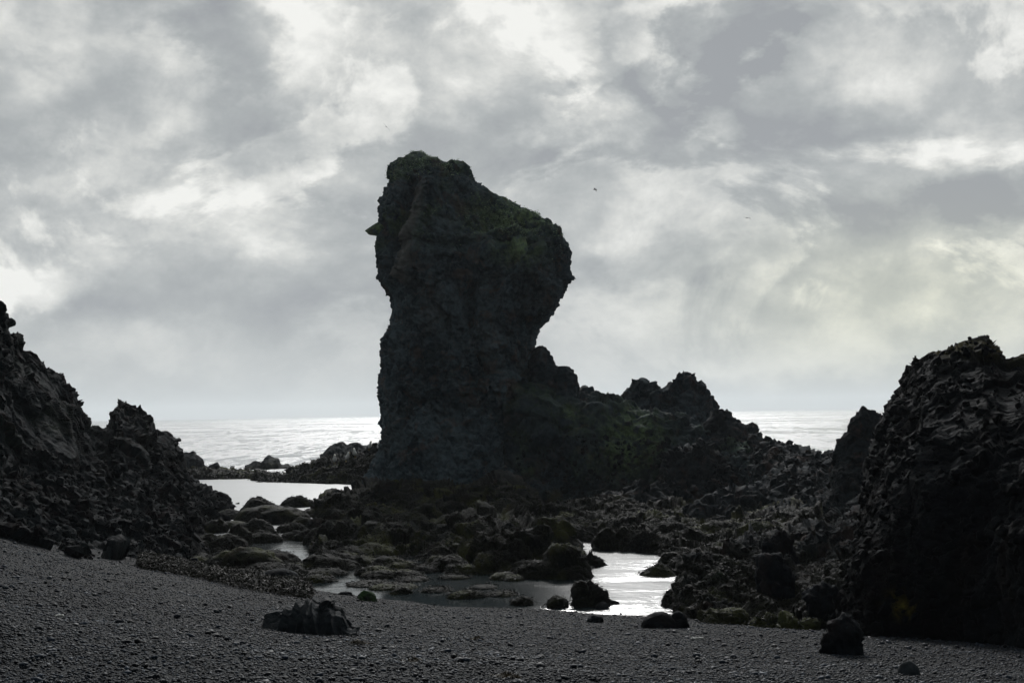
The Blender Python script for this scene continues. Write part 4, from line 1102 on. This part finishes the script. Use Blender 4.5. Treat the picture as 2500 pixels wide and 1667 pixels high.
def wing_mesh(side, up, sweep):
    """a bent tapering wing with thickness"""
    n = 14; V = []; 
    for i in range(n):
        f = i / (n - 1)
        x = side * (.05 + .62 * f)
        z = up[0] * math.sin(min(f, .45) / .45 * math.pi / 2) + up[1] * max(0, f - .45)
        ch = .17 * (1 - f) ** .6 + .012
        y = sweep * f * f * .5 - .02
        V += [(x, y - ch * .35, z), (x, y, z + .016 * (1 - f)), (x, y + ch * .65, z), (x, y, z - .008 * (1 - f))]
    fc = [[i * 4 + k, i * 4 + (k + 1) % 4, (i + 1) * 4 + (k + 1) % 4, (i + 1) * 4 + k] for i in range(n - 1) for k in range(4)]
    return np.array(V), np.array(fc)
def flying_gull(px, py, Y, rot, ups, label):
    c = at(px, py, Y)
    root = bpy.data.objects.new('flying_gull', None); COL.objects.link(root); root.location = Vector(c)
    tag(root, label, 'gull', 'gulls flying over the rocks')
    Vb, Fb = tube([(0, -.26, .0), (0, -.22, .005), (0, -.16, .01), (0, -.08, 0), (0, .05, -.005), (0, .16, 0), (0, .24, .005), (0, .28, .005)],
                  [.004, .028, .034, .055, .062, .045, .026, .012])
    R_ = np.array(Euler(rot).to_matrix())
    for nm, (V, Fc_), mt in (('body', (Vb, Fb), M_GG), ('wing', wing_mesh(-1, ups[0], .12), M_GG), ('wing', wing_mesh(1, ups[1], .12), M_GG)):
        o = mesh_from(nm, (V @ R_.T), Fc_, mt, True, base=np.zeros(3))
        o.parent = root
flying_gull(943, 310, 165, (math.radians(20), math.radians(48), math.radians(10)), ((.05, -.05), (.05, -.05)), 'gull gliding with wings tilted steeply above the left of the stack')
flying_gull(1453, 463, 170, (math.radians(5), math.radians(6), math.radians(70)), ((.12, -.3), (.16, -.55)), 'gull flapping with bent wings to the right of the stack head')
flying_gull(1824, 532, 190, (0, math.radians(4), math.radians(25)), ((.03, -.03), (.10, -.5)), 'smallest and most distant gull flying level in the right sky')

def standing_gull(px, py, Y, face, label):
    c = at(px, py, Y)
    root = bpy.data.objects.new('standing_gull', None); COL.objects.link(root); root.location = Vector(c)
    tag(root, label, 'gull', 'gulls resting on the reef left of the stack')
    Vb, Fb = tube([(-.02, 0, .12), (.02, 0, .16), (.08, 0, .20), (.14, 0, .26), (.17, 0, .34), (.18, 0, .40), (.20, 0, .43), (.23, 0, .435)],
                  [.01, .06, .09, .09, .06, .05, .045, .015])
    Vk, Fk = tube([(.24, 0, .43), (.28, 0, .425), (.31, 0, .415)], [.014, .010, .003], 6)
    Vw, Fw = tube([(-.16, 0, .15), (-.08, 0, .18), (.02, 0, .22), (.10, 0, .27)], [.008, .04, .085, .06])
    Vw = Vw * np.array([1, 1.15, 1])
    ca, sa = math.cos(face), math.sin(face)
    R_ = np.array([[ca, -sa, 0], [sa, ca, 0], [0, 0, 1]])
    parts = [('body', Vb, Fb, M_GW), ('wings', Vw, Fw, M_GG), ('beak', Vk, Fk, M_BK)]
    for s in (-.03, .03):
        Vl, Fl = tube([(.04, s, 0), (.045, s, .08), (.04, s, .16)], [.006, .006, .008], 6)
        parts.append(('leg', Vl, Fl, M_BK))
    for nm, V, Fc_, mt in parts:
        o = mesh_from(nm, V @ R_.T, Fc_, mt, True, base=np.zeros(3)); o.parent = root
M_BK = simple_mat('gull_beak', (.35, .25, .03), (.45, .30, .05), 5)
standing_gull(817, 1133, 65.0, -1.4, 'leftmost of the white gulls standing on the reef, upright against dark rock')
standing_gull(843, 1128, 65.0, -.6, 'white gull on brown weed, second from the left on the reef')
standing_gull(868, 1118, 65.0, -1.8, 'white gull in the middle of the reef row, just right of the two humps')
standing_gull(900, 1100, 65.5, -.9, 'white gull standing high on the reef beside the stack')
standing_gull(925, 1102, 64, -1.4, 'rightmost white gull against the left foot of the stack')

# ------------------------------------------------------------------ sea haze in the air
def haze():
    x0, x1, y0, y1, z0_, z1_ = -9600, 9600, -400, 9600, -3.4, 90
    V = [(x, y, z) for x in (x0, x1) for y in (y0, y1) for z in (z0_, z1_)]
    Fq = [(0, 1, 3, 2), (4, 6, 7, 5), (0, 4, 5, 1), (2, 3, 7, 6), (0, 2, 6, 4), (1, 5, 7, 3)]
    m, g = newmat('sea_haze')
    pv = g.n('ShaderNodeVolumePrincipled')
    pv.inputs['Color'].default_value = (.84, .89, .92, 1)
    pv.inputs['Density'].default_value = HAZE
    pv.inputs['Anisotropy'].default_value = .3
    g.n('ShaderNodeOutputMaterial', ins={'Volume': pv.outputs[0]})
    o = mesh_from('haze', V, Fq, m, False, base=np.zeros(3))
    tag(o, 'thin sea haze in the air over the whole shore', kind='stuff')
HAZE = .00018
haze()
